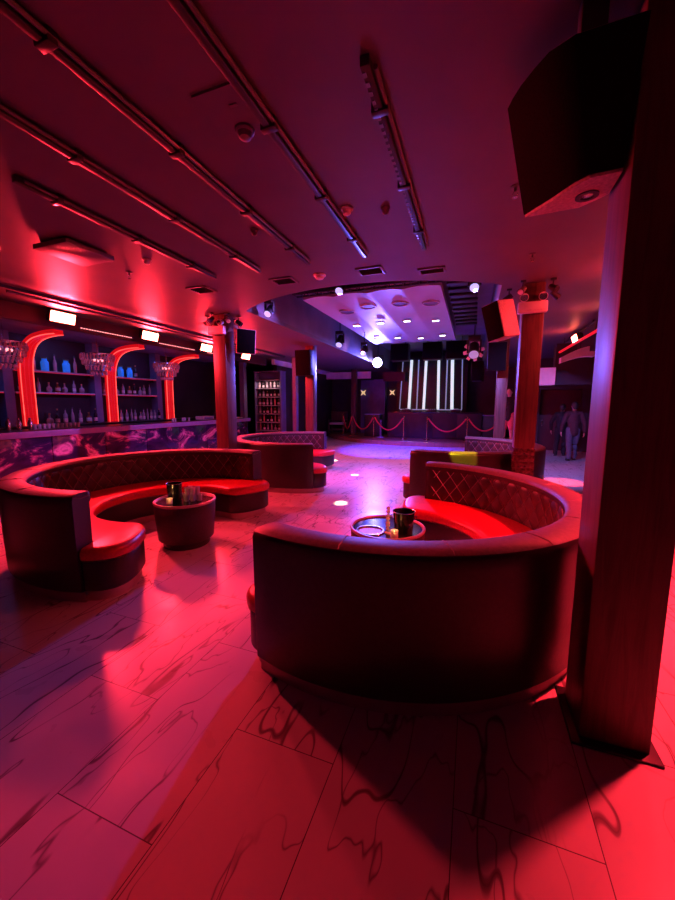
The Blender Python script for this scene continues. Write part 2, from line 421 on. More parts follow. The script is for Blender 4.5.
def make_booth(ha, sa):
    global HA, SA
    HA, SA = math.radians(ha), math.radians(sa)
    t = thing('curved_booth', '', 'sofa')
    mb = MB(); seat_strip(mb, [(.06, 0), (.06, .1)], rback=1.6); mb.build('plinth', 'plinth', t)
    mb = MB(); seat_strip(mb, [(.035, .1), (.02, .12), (.02, .36), (.03, .385)]); mb.build('seat_base', 'leather', t)
    mb = MB(); seat_strip(mb, [(.014, .388), (.002, .4), (0, .425), (0, .452), (.008, .476), (.026, .494), (.06, .502)]); mb.build('seat_cushion', 'red_leather', t)
    mb = MB(); seat_strip(mb, [(.012,.379),(.006,.383),(.012,.387)]); mb.build('seat_piping', 'piping', t)
    prof = [(1.625,.1),(1.642,.12),(1.65,.4),(1.655,.88),(1.655,.935),(1.645,.962),(1.62,.976),(1.55,.982),(1.47,.978),(1.444,.966),(1.432,.945),(1.430,.9),(1.447,.88),(1.447,.1)]
    secs = []; n = 110
    for i in range(n+1):
        a = -HA+2*HA*i/n
        e = min(i, n-i)
        sc = {0: .80, 1: .93, 2: .985}.get(e, 1)
        secs.append([pol(1.545+(r-1.545)*sc, PI+a+(.006 if i == 0 else -.006 if i == n else 0), .1+(z-.1)*(1-(1-sc)*.1)) for r, z in prof])
    # first sections bunched to make a soft rounded end
    for k, f in ((1, .25), (2, .6)):
        for s_, sg in ((k, -1), (n-k, 1)):
            a = sg*(HA-f*.02)
            sc = {1: .93, 2: .985}[k]
            secs[s_] = [pol(1.545+(r-1.545)*sc, PI+a, .1+(z-.1)*(1-(1-sc)*.1)) for r, z in prof]
    MB().ribbon(secs).build('backrest', 'leather', t, angle=60)
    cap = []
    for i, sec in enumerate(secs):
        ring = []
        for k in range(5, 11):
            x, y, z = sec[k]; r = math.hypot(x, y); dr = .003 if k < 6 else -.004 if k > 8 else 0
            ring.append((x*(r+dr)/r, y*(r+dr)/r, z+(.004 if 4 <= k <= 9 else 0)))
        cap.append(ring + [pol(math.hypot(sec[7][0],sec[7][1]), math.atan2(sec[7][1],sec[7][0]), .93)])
    MB().ribbon(cap).build('rim_sheen_cap', 'rim', t, angle=60)  # paler rim top, its sheen painted in
    # quilted inner face
    mb = MB(); nt, nz = 360, 26; za, zb = .48, .925; L = 2*HA*1.43; cw, chh = .185, .235
    a_lo, a_hi = -HA+.02, HA-.02
    G = []
    for i in range(nt+1):
        row = []
        for j in range(nz+1):
            u = i/nt; v = j/nz; a = a_lo+(a_hi-a_lo)*u; s = u*L; z = za+(zb-za)*v
            p = s/cw; q = (z-za)/chh
            d1 = abs(math.sin(PI*(p+q)/1)); d2 = abs(math.sin(PI*(p-q)/1))
            puff = (d1*d2)**.5
            edge = min(1, min(u, 1-u)*L/.03, v*8, (1-v)*8+.0)
            row.append(mb.bm.verts.new(pol(1.445-(.004+.014*puff)*max(0, edge), PI+a, z)))
        G.append(row)
    for i in range(nt):
        for j in range(nz): mb.bm.faces.new([G[i][j], G[i+1][j], G[i+1][j+1], G[i][j+1]])
    mb.build('quilted_panel', 'quilt', t, angle=80)
    # stitched crease cords along the diamonds, pale to carry the crease highlights
    mb = MB()
    nl = int(L/cw)+4
    for sg in (1, -1):
        for k in range(-4, nl+4):
            line = []
            for j in range(8):
                z = za+.01+(zb-za-.02)*j/7; q = (z-za)/chh
                s = (k - sg*q)*cw
                if .05 < s < L-.05: line.append(pol(1.4375, PI+a_lo+(a_hi-a_lo)*s/L, z))
            if len(line) > 2: mb.tube(line, .0045, 4)
    mb.build('lit_quilt_stitching', 'piping', t)
    for r, z in ((1.436,.945),):
        MB().tube([pol(r, PI-HA+.01+(2*HA-.02)*i/90, z) for i in range(91)], .008, 6).build('rim_piping', 'piping', t)
    for k in range(1, 9):
        a = PI-HA+2*HA*k/9
        MB().tube([pol(r, a, z+.0055) for r, z in prof[5:11]], .0028, 4).build('rim_seam', 'piping', t)
    return t
booth = make_booth(104.5, 118)
booth.location = (-3.62, 3.60, 0); booth.rotation_euler[2] = math.radians(2.8); booth['group'] = 'curved booths around the floor'
booth['label'] = 'large curved booth at left with red seat curling round the drum table with glasses'
dup(booth, (-3.74, 7.80, 0), 'far left curved booth between the left column and the stage', math.radians(17.5))
booth = make_booth(97, 107.5)
booth.location = (-.71, 3.42, 0); booth.rotation_euler[2] = math.radians(167.3); booth['group'] = 'curved booths around the floor'
booth['label'] = 'nearest curved booth seen from behind its black back beside the huge dark column'
dup(booth, (-.37, 7.72, 0), 'far right curved booth wrapping behind the mosaic column, yellow light on its rim', math.radians(180-15))

# ------------------------------------------------------------------ drum tables and what stands on them
def make_table(x, y, label, wells=()):
    t = thing('drum_table', label, 'table', (x, y, 0), group='round black drum tables')
    MB().lathe([(0,.001),(.27,.001),(.275,.01),(.275,.09),(0,.09)], seg=40).build('base', 'black', t)
    MB().lathe([(0,.085),(.31,.085),(.325,.1),(.352,.4),(.357,.535),(.352,.545),(0,.545)], seg=56).build('drum', 'drum', t)
    MB().lathe([(.33,.54),(.358,.54),(.364,.55),(.364,.562),(.358,.57),(.343,.57),(.336,.563),(.33,.54)], seg=56).build('rim', 'plinth', t)
    MB().lathe([(0,.546),(.334,.546),(.334,.552),(0,.552)], seg=48).build('table_top', 'black_gloss', t)
    for wx, wy, r in wells:
        MB().lathe([(r-.012,.5525),(r+.008,.5525),(r+.012,.561),(r+.008,.566),(r-.006,.566),(r-.012,.5525)], (wx,wy,0), seg=36).build('well_ring', 'steel', t)
        MB().lathe([(0,.5526),(r-.015,.5526),(r-.015,.5555),(0,.5555)], (wx,wy,0), seg=36).build('well_floor', 'copper', t)
    return t
make_table(-3.33, 3.50, 'round black drum table with pale rim inside the large left booth')
make_table(-.74, 3.40, 'round black drum table inside the nearest booth with steel well and black bucket', [(-.13,-.16,.125)])
TZ = .5525
def ice_bucket(x, y, label, r=.085, h=.21):
    t = thing('ice_bucket', label, 'bucket', (x, y, TZ), group='black ice buckets on drum tables')
    MB().lathe([(0,0),(r*.8,0),(r*.84,.01),(r,h-.01),(r*1.05,h),(r*.95,h),(r*.78,.02),(0,.02)], seg=32).build('bucket', 'black_gloss', t)
    MB().tube([pol(r*1.03, 2*PI*k/28, h) for k in range(28)], .004, 6, True).build('rim', 'chrome', t)
    for s in (-1, 1): MB().tube([(s*r*1.0,0,h*.8),(s*r*1.2,0,h*.8),(s*r*1.2,0,h*.65),(s*r*.97,0,h*.65)], .005, 6).build('handle', 'chrome', t)
    return t
ice_bucket(-3.43, 3.44, 'black ice bucket on the left drum table beside the stacked glasses', .09, .22)
ice_bucket(-.57, 3.33, 'black ice bucket on the near drum table behind the booth back', .1, .2)
# stacked tumblers on left table
def tumbler():
    t = MB().lathe([(0,0),(.026,0),(.03,.004),(.034,.085),(.0315,.085),(.028,.008),(0,.008)], seg=16).build('drinking_glass', 'glass'); return t
tproto = tumbler(); tag(tproto, '', 'glass', 'clear tumblers stacked on the left drum table')
spots = [(-3.28,3.47,0),(-3.21,3.50,0),(-3.30,3.55,0),(-3.22,3.58,0),(-3.15,3.55,0),(-3.27,3.48,.087),(-3.215,3.51,.087),(-3.29,3.56,.087),(-3.2,3.575,.087)]
gl = ['lower tumbler nearest the ice bucket','lower tumbler second from the bucket in the near row','lower tumbler at the back behind the bucket','lower tumbler at the back middle of the cluster','lower tumbler at the right end of the cluster','upper tumbler nearest the ice bucket','upper tumbler at the near right','upper tumbler at the back left','upper tumbler at the back right']
for i, (x, y, z) in enumerate(spots):
    o = tproto if i == 0 else tproto.copy()
    if i: COL.objects.link(o)
    o.location = (x, y, TZ+z); o['label'] = 'clear glass ' + gl[i] + ' on the left table'
def candle(x, y, label, tall=False):
    t = thing('candle_holder', label, 'candle', (x, y, TZ), group='glowing candle holders on tables')
    MB().lathe([(0,0),(.03,0),(.034,.004),(.036,.07),(.033,.07),(.03,.012),(0,.012)], seg=20).build('glass_cup', 'glass', t)
    MB().lathe([(0,.013),(.026,.013),(.026,.03),(0,.03)], seg=16).build('wax', 'white', t)
    MB().lathe([(0,.031),(.007,.038),(.008,.046),(.004,.058),(0,.066)], seg=10).build('flame', 'flame', t)
candle(-3.37, 3.29, 'small glowing candle on the left drum table in front of the bucket')
candle(-.62, 3.145, 'small glowing candle on the near drum table beside the crystal stem')
t = thing('crystal_ornament', 'slender beaded crystal stem standing on the near drum table', 'ornament', (-.70, 3.24, TZ))
MB().lathe([(0,0),(.035,0),(.035,.012),(.012,.02),(0,.02)], seg=20).build('foot', 'glass', t)
mb = MB()
for k in range(7): mb.ball((0,0,.036+k*.034), .019, (1,1,.95), 12, 8)
mb.build('beads', 'crystal', t)

# ------------------------------------------------------------------ bar
BX, BZ = -7.6, 1.24
t = thing('bar_counter', 'long bar with marbled front panels and black counter at left', 'bar', (0,0,0))
MB().box((BX-.33, 6.85, .555), (.5, 8.8, 1.1), .005).build('carcass', 'black', t)
for k in range(8):
    y0 = 2.47+k*1.1
    MB().box((BX-.065, y0+.55, .6), (.03, 1.085, 1.03), .004).build('marble_panel', 'stone', t)
MB().box((BX-.36, 6.85, 1.19), (.74, 8.95, .1), .012).build('counter_top', 'counter', t)
MB().box((BX+.02, 6.85, 1.182), (.022, 8.95, .115), .005).build('counter_edge', 'counter_edge', t)
MB().box((BX-.075, 6.85, .03), (.05, 8.8, .06), .004).build('kick_rail', 'steel', t)
MB().box((BX-.022, 6.85, 1.133), (.02, 8.7, .01)).build('light_strip', 'pink_fill', t)  # added strip hidden behind the edge, tints the bar front pink
t = thing('back_bar_cabinet', 'dark back counter with cupboards below the bottle shelves', 'cabinet', (0,0,0))
MB().box((-9.6, 6.6, .6), (.7, 8.4, 1.2), .006).build('carcass', 'black', t)
for k in range(7): MB().box((-9.24, 3.0+k*1.2, .6), (.02, 1.14, 1.04), .004).build('door', 'wall_dark', t)
MB().box((-9.59, 6.6, 1.22), (.76, 8.44, .036), .008).build('worktop', 'counter', t)
CT = 1.239
# pilasters and back panels between bays
for k, y in enumerate((3.0, 5.16, 7.24, 9.34)):
    slab('trim_%d' % (20+k), -9.99, -9.72, y-.09, y+.1, 1.24, 3.36, 'wall_blue_lit')
# shelves
def shelf(y0, y1, z, label):
    t = thing('bottle_shelf', label, 'shelf', (-9.84, (y0+y1)/2, z), group='pale shelves behind the bar')
    MB().box((0,0,-.018), (.28, y1-y0, .036), .006).build('board', 'shelf', t)
    MB().box((.135,0,-.04), (.012, y1-y0, .01)).build('light_strip', 'red_tube_dim', t)
    for s in (-1, 1): MB().box((-.02, s*(y1-y0-.1)/2, -.07), (.18,.02,.07), .004).build('bracket', 'black', t)
bays = [(3.12,5.05),(5.28,7.12),(7.36,9.22)]
bname = ['bay cut by the left photo edge','near bay right of the first glowing arch','far bay right of the second glowing arch']
for (a, b), n in zip(bays, bname):
    shelf(a, b, 2.53, 'upper pale shelf in the '+n)
    shelf(a, b, 2.02, 'lower pale shelf in the '+n)
# glowing arches
def arch(y, label):
    t = thing('glowing_arch', label, 'arch light', (-9.62, y, 1.24), group='glowing red arches behind the bar')
    path = [(0,.0),(0,.6),(.005,1.1),(.03,1.4),(.1,1.62),(.24,1.80),(.45,1.915),(.7,1.965),(.95,1.985),(1.2,1.985)]
    fine = []
    for i in range(len(path)-1):
        p0 = path[max(0,i-1)]; p1 = path[i]; p2 = path[i+1]; p3 = path[min(len(path)-1,i+2)]
        for j in range(4):
            u = j/4
            f = lambda a,b,c,d: .5*((2*b)+(-a+c)*u+(2*a-5*b+4*c-d)*u*u+(-a+3*b-3*c+d)*u**3)
            fine.append((f(p0[0],p1[0],p2[0],p3[0]), f(p0[1],p1[1],p2[1],p3[1])))
    fine.append(path[-1])
    def sweep(half, thick, off):
        secs = []
        for i, (x, z) in enumerate(fine):
            a = fine[max(0,i-1)]; b = fine[min(len(fine)-1,i+1)]
            dx, dz = b[0]-a[0], b[1]-a[1]; L = math.hypot(dx, dz); nx, nz = dz/L, -dx/L
            k = i/(len(fine)-1); hw = half*(1-.30*max(0,k-.45)/.55)
            secs.append([(x+nx*(off-thick), -hw, z+nz*(off-thick)), (x+nx*(off-thick), hw, z+nz*(off-thick)), (x+nx*off, hw, z+nz*off), (x+nx*off, -hw, z+nz*off)])
        return secs
    MB().ribbon(sweep(.135, .09, 0)).build('arch_body', 'red_acrylic', t)
    for s in (-1, -.33, .33, 1):
        pts = []
        for i, (x, z) in enumerate(fine):
            a = fine[max(0,i-1)]; b = fine[min(len(fine)-1,i+1)]
            dx, dz = b[0]-a[0], b[1]-a[1]; L = math.hypot(dx, dz); k = i/(len(fine)-1)
            pts.append((x+dz/L*.004, s*(.13)*(1-.30*max(0,k-.45)/.55), z-dx/L*.004))
        MB().tube(pts, .011 if abs(s) == 1 else .006, 6).build('led_edge', 'red_tube' if abs(s) == 1 else 'red_tube_dim', t)
arch(5.48, 'first glowing red arch from the left behind the bar')
arch(7.57, 'second glowing red arch, the middle one behind the bar')
arch(9.68, 'third glowing red arch, farthest behind the bar')
# bottles
def bottle_proto(kind):
    t = thing('bottle', '', 'bottle')
    prof = {'tall': [(0,0),(.036,0),(.039,.006),(.039,.19),(.034,.215),(.016,.24),(.013,.30),(0,.30)],
            'squat': [(0,0),(.05,0),(.054,.008),(.054,.11),(.045,.145),(.018,.165),(.015,.215),(0,.215)],
            'round': [(0,0),(.035,0),(.058,.03),(.066,.075),(.055,.12),(.02,.15),(.016,.21),(0,.21)],
            'jar': [(0,0),(.06,0),(.066,.01),(.07,.17),(.06,.2),(.045,.215),(.045,.25),(0,.25)],
            'slim': [(0,0),(.028,0),(.03,.006),(.034,.17),(.024,.23),(.012,.26),(.012,.325),(0,.325)]}[kind[0]]
    MB().lathe(prof, seg=14).build('glass_body', kind[1], t)
    r, z = prof[-2]
    MB().lathe([(0,z),(r+.003,z),(r+.003,z+.032),(0,z+.032)], seg=10).build('cap', kind[2], t)
    if kind[0] != 'jar':
        rr = prof[3][0]+.0015 if kind[0] in ('tall','squat') else None
        if rr: MB().lathe([(rr-.0015,.04),(rr,.04),(rr,.12),(rr-.0015,.12)], seg=14).build('paper_label', 'paper', t)
    return t
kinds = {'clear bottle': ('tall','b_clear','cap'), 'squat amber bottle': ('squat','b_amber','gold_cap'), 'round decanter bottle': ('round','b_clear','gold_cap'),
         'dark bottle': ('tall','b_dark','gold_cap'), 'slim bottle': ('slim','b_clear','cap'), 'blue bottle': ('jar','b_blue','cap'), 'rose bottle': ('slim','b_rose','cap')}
protos = {}
def put_bottle(kind, loc, label, group, sc=1.0):
    if kind not in protos:
        protos[kind] = bottle_proto(kinds[kind]); o = protos[kind]
    else: o = copy_tree(protos[kind])
    o.location = loc; o['label'] = label; o['group'] = group; o.scale = (sc, sc, sc)
    o.rotation_euler[2] = random.uniform(-1, 1)
def row(seq, y0, y1, z, where, group, x=-9.82, sc=1.0):
    n = len(seq)
    for i, k in enumerate(seq):
        y = y0+(y1-y0)*(i+.5)/n + random.uniform(-.02,.02)
        put_bottle(k, (x+random.uniform(-.03,.03), y, z), k+', '+ORD[i]+' from left on '+where, group, sc)
C, A_, D, K, S, B, Rr = 'clear bottle','squat amber bottle','round decanter bottle','dark bottle','slim bottle','blue bottle','rose bottle'
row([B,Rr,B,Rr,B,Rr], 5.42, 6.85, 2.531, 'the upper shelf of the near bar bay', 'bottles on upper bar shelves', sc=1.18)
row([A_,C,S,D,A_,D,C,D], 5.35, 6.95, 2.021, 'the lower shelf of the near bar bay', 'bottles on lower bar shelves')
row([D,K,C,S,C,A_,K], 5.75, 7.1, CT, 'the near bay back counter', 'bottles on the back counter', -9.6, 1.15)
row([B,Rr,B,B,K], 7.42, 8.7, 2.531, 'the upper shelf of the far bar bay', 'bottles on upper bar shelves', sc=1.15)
row([C,S,D,C,A_,K,D,C,S], 7.42, 9.15, 2.021, 'the lower shelf of the far bar bay', 'bottles on lower bar shelves')
row([C,C,S,C,D,C,S,C,C,K], 7.75, 9.25, CT, 'the far bay back counter', 'bottles on the back counter', -9.6, 1.05)
row([K,C,D,S], 4.1, 4.95, 2.021, 'the lower shelf of the cut off bay', 'bottles on lower bar shelves')
# things on the bar
BT = BZ+.002
for i, y in enumerate((4.2, 4.34, 4.50)):
    t = thing('cocktail_shaker', 'steel cocktail shaker, %s from the left on the bar counter' % ORD[i], 'shaker', (BX-.45+.05*i, y, BT), group='shakers on the bar')
    MB().lathe([(0,0),(.036,0),(.045,.14),(.04,.15),(.026,.19),(.02,.2),(0,.2)], seg=20).build('tin', 'steel', t)
    MB().lathe([(0,.2),(.021,.2),(.021,.235),(0,.24)], seg=14).build('cap', 'chrome', t)
gp = MB().lathe([(0,0),(.03,0),(.033,.1),(.03,.1),(.027,.006),(0,.006)], seg=14).build('bar_glass', 'glass'); tag(gp, '', 'glass', 'row of glasses on the bar')
for i in range(11):
    o = gp if i == 0 else gp.copy()
    if i: COL.objects.link(o)
    o.location = (BX-.5, 4.66+.085*i, BT)
    o['label'] = 'short clear glass, %s from the left in the row on the bar counter' % ORD[i]
for i, (y, x) in enumerate(((8.0,-.3),(8.15,-.36),(8.35,-.28),(8.5,-.34),(8.62,-.3))):
    o = gp.copy(); COL.objects.link(o); o.location = (BX+x, y, BT); o['group'] = 'glasses near the far end of the bar'
    o['label'] = 'short glass, %s from the left in the loose cluster below the third arch' % ORD[i]
t = thing('till_box', 'pale lavender till box standing on the far end of the bar', 'box', (BX-.42, 9.45, BT))
MB().box((0,0,.06),(.3,.5,.115),.01).build('body','white',t); MB().box((.155,0,.06),(.01,.4,.06),.003).build('drawer_front','counter_edge',t)
t = thing('napkin_tray', 'flat pale tray on the bar end right of the left column', 'tray', (BX-.35, 11.0, BT))
MB().box((0,0,.014),(.26,.4,.024),.008).build('tray','white',t); MB().box((0,0,.035),(.16,.18,.018),.004).build('napkins','paper',t)
# chandeliers
def chandelier(y, label, x=-8.4):
    t = thing('crystal_chandelier', label, 'chandelier', (x, y, 3.36), group='crystal chandeliers over the bar')
    MB().lathe([(0,0),(.05,0),(.045,-.03),(0,-.035)], seg=16).build('ceiling_rose', 'chrome', t)
    MB().cyl((0,0,-.03),(0,0,-.46),.006,seg=8).build('rod', 'chrome', t)
    mb = MB()
    for r, z in ((.34,-.46),(.345,-.56),(.27,-.72),(.17,-.86)):
        mb.tube([pol(r, 2*PI*k/32, z) for k in range(32)], .008, 5, True)
    for k in range(6):
        a = PI*k/3; mb.tube([(0,0,-.45), pol(.34,a,-.46), pol(.345,a,-.56), pol(.27,a,-.72), pol(.17,a,-.86)], .005, 5)
    mb.build('frame', 'chrome', t)
    for r, z, n, h in ((.34,-.54,30,.15),(.31,-.66,26,.12),(.24,-.78,20,.11),(.16,-.90,14,.1)):
        mb = MB()
        for k in range(n):
            c = pol(r, 2*PI*(k+.5*(n%4))/n, z)
            mb.lathe([(0,-h/2),(.016,-h*.2),(.02,0),(.014,h*.35),(0,h/2)], c, seg=6)
        mb.build('crystal_tier', 'crystal', t, smooth=False)
    mb = MB()
    for k in range(5): mb.ball(pol(.1, 2*PI*k/5, -.6), .028, u=10, v=7)
    mb.build('bulbs', 'led_dot', t)
chandelier(4.45, 'crystal chandelier cut by the left photo edge over the bar')
chandelier(6.30, 'middle crystal chandelier between first and second glowing arches')
chandelier(8.38, 'crystal chandelier in front of the third glowing arch')

# red floodlights on the bar canopy
def floodlight(loc, rotz, label, group, tilt=.3):
    t = thing('floodlight', label, 'floodlight', loc, group=group, rot=(0, tilt, rotz))
    MB().box((-.02,0,0),(.1,.44,.2),.012).build('housing', 'black', t)
    MB().box((.034,0,0),(.012,.42,.175),.004).build('lens', 'red_led', t)
    MB().cyl((-.02,0,.09),(-.02,0,.142),.02,seg=10).build('mounting_arm', 'black', t)
    MB().tube([(-.02,-.235,0),(-.02,-.235,.124),(-.02,.235,.124),(-.02,.235,0)], .008, 6).build('bracket', 'black', t)
    mb = MB()
    for k in range(5): mb.box((-.085, -.16+.08*k, 0), (.04,.012,.16))
    mb.build('cooling_fins', 'black', t)
    return t
LFY = (4.65, 6.55, 8.43, 10.3)
for i, y in enumerate(LFY):
    floodlight((-7.02, y, 3.285), 0, 'glowing red floodlight, %s from the left along the bar canopy' % ORD[i], 'red floodlights along the bar canopy')
RFY = (3.35, 5.6, 7.8, 10.1)
for i, y in enumerate(RFY):
    floodlight((2.16, y, 3.26), PI, 'red floodlight on the right truss, ' + ('hidden edge light behind the huge column' , 'nearest the huge column behind it', 'glowing at the edge of the huge column', 'brightest one left of the huge column')[i], 'red floodlights on the right truss')
# truss pipes and LED rope
t = thing('lighting_pipe', 'long thin pipe along the ceiling in front of the bar floodlights', 'pipe', (0,0,0))
MB().cyl((-6.4, 3.5, 3.36), (-6.4, 11.6, 3.36), .022, seg=10).build('pipe', 'pipe', t)
for y in (4.2, 6.2, 8.2, 10.2): MB().cyl((-6.4, y, 3.37), (-6.4, y, 3.405), .012, seg=8).build('hanger', 'black', t)
for y0, y1, lab in ((5.1,6.3,'between the first and second bar floodlights'), (7.0,8.25,'between the second and third bar floodlights'), (8.7,10.0,'between the third and fourth bar floodlights')):
    t = thing('dotted_light_strip', 'dotted red light strip on the canopy '+lab, 'light strip', (-7.2, y0, 3.2), group='dotted red strips on the bar canopy')
    MB().box((-.0135,(y1-y0)/2,0),(.0135,y1-y0,.022)).build('backing','black',t)
    mb = MB()
    for k in range(int((y1-y0)/.055)): mb.box((0,.02+k*.055,0),(.012,.028,.014))
    mb.build('led_dots','led_dot',t)
t = thing('lighting_truss', 'dark truss along the right ceiling carrying red floodlights', 'truss', (0,0,0))
for z in (3.385,): MB().cyl((2.2,2.2,z),(2.2,11.6,z),.022,seg=8).build('pipe','black',t)
for y in (3,5,7,9,11): MB().cyl((2.2,y,3.39),(2.2,y,3.45),.014,seg=8).build('hanger','black',t)
t = thing('red_light_tube', 'glowing red tube light slanting below the right floodlight', 'tube light', (2.1, 8.1, 3.12))
MB().cyl((0,0,0),(0,3.4,.02),.03,seg=10).build('tube','red_tube_dim',t)
for y in (.3, 3.0): MB().cyl((0,y,.03),(0.02,y,.33),.008,seg=6).build('hanger','black',t)

# ------------------------------------------------------------------ ceiling furniture
def light_track(x, y0, y1, label, dots=False):
    t = thing('ceiling_track', label, 'track', (x, y0, CZ), group='long lighting tracks on the ceiling'); L = y1-y0
    MB().box((0, L/2, -.026), (.05, L, .052), .006).build('rail', 'rail', t)
    MB().cyl((.043, .05, -.03), (.043, L-.05, -.03), .013, seg=8).build('conduit', 'pipe', t)
    n = max(2, int(L/.75))
    for k in range(n):
        y = (k+.4)*L/n
        MB().box((.005, y, -.03), (.1, .05, .064), .006).build('clip', 'rail', t)
    if dots:
        d0 = MB().box((0,0,0), (.018,.03,.006)).build('contact_stud', 'pipe', t)
        for k in range(int(L/.06)):
            d = d0 if k == 0 else d0.copy()
            if k: COL.objects.link(d)
            d.location = (-.012, .05+k*.06, -.054)
light_track(-.58, 1.93, 4.25, 'rightmost ceiling track, short and studded, left of the hanging speaker', True)
light_track(-1.24, -.6, 4.22, 'second ceiling track from the right running toward the stage')
light_track(-1.94, -.6, 4.20, 'middle ceiling track of the five running toward the stage')
light_track(-2.63, -.2, 4.22, 'second ceiling track from the left')
light_track(-3.31, 1.93, 4.22, 'leftmost ceiling track, nearest the bar')
def vent(loc, sx, sy, label):
    t = thing('ceiling_vent', label, 'vent', (loc[0], loc[1], CZ), group='ceiling air vents')
    mb = MB()
    for s in (-1, 1):
        mb.box((s*(sx/2-.015),0,-.009),(.03,sy,.018),.003); mb.box((0,s*(sy/2-.015),-.009),(sx,.03,.018),.003)
    mb.build('frame','recess',t)
    mb = MB(); n = int(sy/.045)
    for k in range(n): mb.box((0,-sy/2+.04+k*(sy-.08)/max(1,n-1),-.006),(sx-.05,.012,.012),0,rx(.5))
    mb.build('slats','black',t)
    MB().box((0,0,-.0015),(sx-.04,sy-.04,.002)).build('backing','black',t)
t = thing('ceiling_diffuser', 'large square plate diffuser on the ceiling near the bar, left of all vents', 'vent', (-4.22, 3.0, CZ))
MB().box((0,0,-.045),(.52,.54,.05),.006).build('plate','ceiling',t)
MB().box((0,0,-.01),(.42,.44,.022)).build('neck','black',t)
vent((-3.9, 4.65), .34, .3, 'ceiling vent left of the arch edge above the left booth')
vent((-2.55, 4.72), .34, .26, 'ceiling vent left of the red smoke detector')
vent((-1.32, 4.76), .34, .26, 'dark ceiling vent at the middle of the arch edge')
vent((-.58, 5.02), .34, .2, 'small ceiling vent at the end of the studded track')
t = thing('access_hatch', 'faint painted access hatch between the second and middle ceiling tracks', 'hatch', (-1.42, 1.95, CZ))
MB().box((0,0,-.007),(.26,.24,.014)).build('lid','ceiling',t)
MB().box((.06,0,-.016),(.05,.02,.008),.002).build('latch','recess',t)
def smoke(loc, label, m='white', r=.07):
    t = thing('smoke_detector', label, 'detector', (loc[0], loc[1], CZ), group='ceiling detectors')
    MB().lathe([(0,-.001),(r,-.001),(r,-.014),(r*.85,-.022),(0,-.022)], seg=24).build('base', m, t)
    MB().lathe([(0,-.022),(r*.75,-.022),(r*.6,-.05),(r*.3,-.06),(0,-.062)], seg=24).build('dome', m, t)
smoke((-2.0, 4.69), 'white smoke detector glowing red at the arch edge', r=.085)
smoke((-1.12, 3.24), 'white smoke detector between the right tracks', r=.055)
smoke((-3.72, 3.5), 'small round detector between the left tracks', r=.05)
smoke((-1.42, 2.15), 'dark round sensor beside the faint painted hatch', 'recess', .06)
smoke((-2.1, 3.3), 'dark small sensor near the middle track', 'recess', .04)
smoke((-.8, 3.35), 'dark sensor left of the studded track', 'recess', .04)
def sprinkler(loc, label):
    t = thing('sprinkler_head', label, 'sprinkler', (loc[0], loc[1], CZ), group='sprinkler heads on the ceiling')
    MB().lathe([(0,0),(.04,0),(.04,-.007),(.012,-.01),(.012,-.04),(0,-.04)], seg=16).build('cup','pipe',t)
    mb = MB()
    for s in (-1,1): mb.tube([(s*.01,0,-.038),(s*.02,0,-.055),(s*.004,0,-.075)],.003,5)
    mb.lathe([(0,-.075),(.022,-.075),(.022,-.08),(0,-.08)], seg=12); mb.build('deflector','chrome',t)
sprinkler((.23, 3.4), 'sprinkler head left of the hanging speaker')
sprinkler((-4.3, 3.75), 'sprinkler head near the square diffuser')
sprinkler((.55, 4.9), 'sprinkler head below the hanging speaker near the mosaic column')
# dropped rounded panel at left edge
pp = []
for i in range(25):
    a = -PI/2+PI*i/24; pp.append((-4.5+.55*math.cos(a), 1.75+.62*math.sin(a)))
pp += [(-6.5, 2.37), (-6.5, 1.13)]
o = MB().prism(pp, 3.2, 3.26).build('dropped_ceiling_panel', 'ceiling'); tag(o, 'rounded dropped ceiling panel at the left photo edge', 'ceiling panel')
MB().tube([(x, y, 3.2) for x, y in pp[:25]], .012, 6).build('edge_trim','pipe',o)
for x, y in ((-4.6,1.75),(-5.8,1.75)): MB().cyl((x,y,3.26),(x,y,3.45),.012,seg=8).build('hanger','black',o)

# white ceiling raft with downlights in the recess
t = thing('ceiling_raft', 'white glossy ceiling raft with ridges hanging over the dance floor', 'ceiling panel', (0,0,0))
x0, x1, y0, y1, z = -3.5, -.68, 7.3, 13.5, 3.93
secs = []
nx = 48
rows = [[], []]
mb = MB()
g0, g1 = [], []
for i in range(nx+1):
    u = i/nx; x = x0+(x1-x0)*u
    zz = z + .035*abs(math.sin(u*4*PI))
    g0.append(mb.bm.verts.new((x, y0, zz))); g1.append(mb.bm.verts.new((x, y1, zz)))
top0 = [mb.bm.verts.new((x0, y0, z+.12)), mb.bm.verts.new((x1, y0, z+.12))]; top1 = [mb.bm.verts.new((x0, y1, z+.12)), mb.bm.verts.new((x1, y1, z+.12))]
for i in range(nx): mb.bm.faces.new([g0[i], g0[i+1], g1[i+1], g1[i]])
mb.bm.faces.new(g0+[top0[1], top0[0]]); mb.bm.faces.new(g1+[top1[1], top1[0]])
mb.bm.faces.new([top0[0], top0[1], top1[1], top1[0]]); mb.bm.faces.new([g0[0], top0[0], top1[0], g1[0]]); mb.bm.faces.new([g0[-1], top0[1], top1[1], g1[-1]])
mb.build('raft', 'panel', t)
for x, y in ((-3.3,7.8),(-.85,7.8),(-3.3,13),(-.85,13)): MB().cyl((x,y,z+.12),(x,y,RT),.012,seg=8).build('hanger_rod','black',t)
DL = [(-3.15,10.0),(-2.45,9.9),(-1.74,9.9),(-1.03,10.1),(-3.15,12.25),(-2.45,12.25),(-1.74,12.55),(-1.03,12.3)]
dn = ['left of the near row','second from left of the near row','third from left of the near row','right of the near row','left of the far row','second from left of the far row','third from left of the far row','right of the far row']
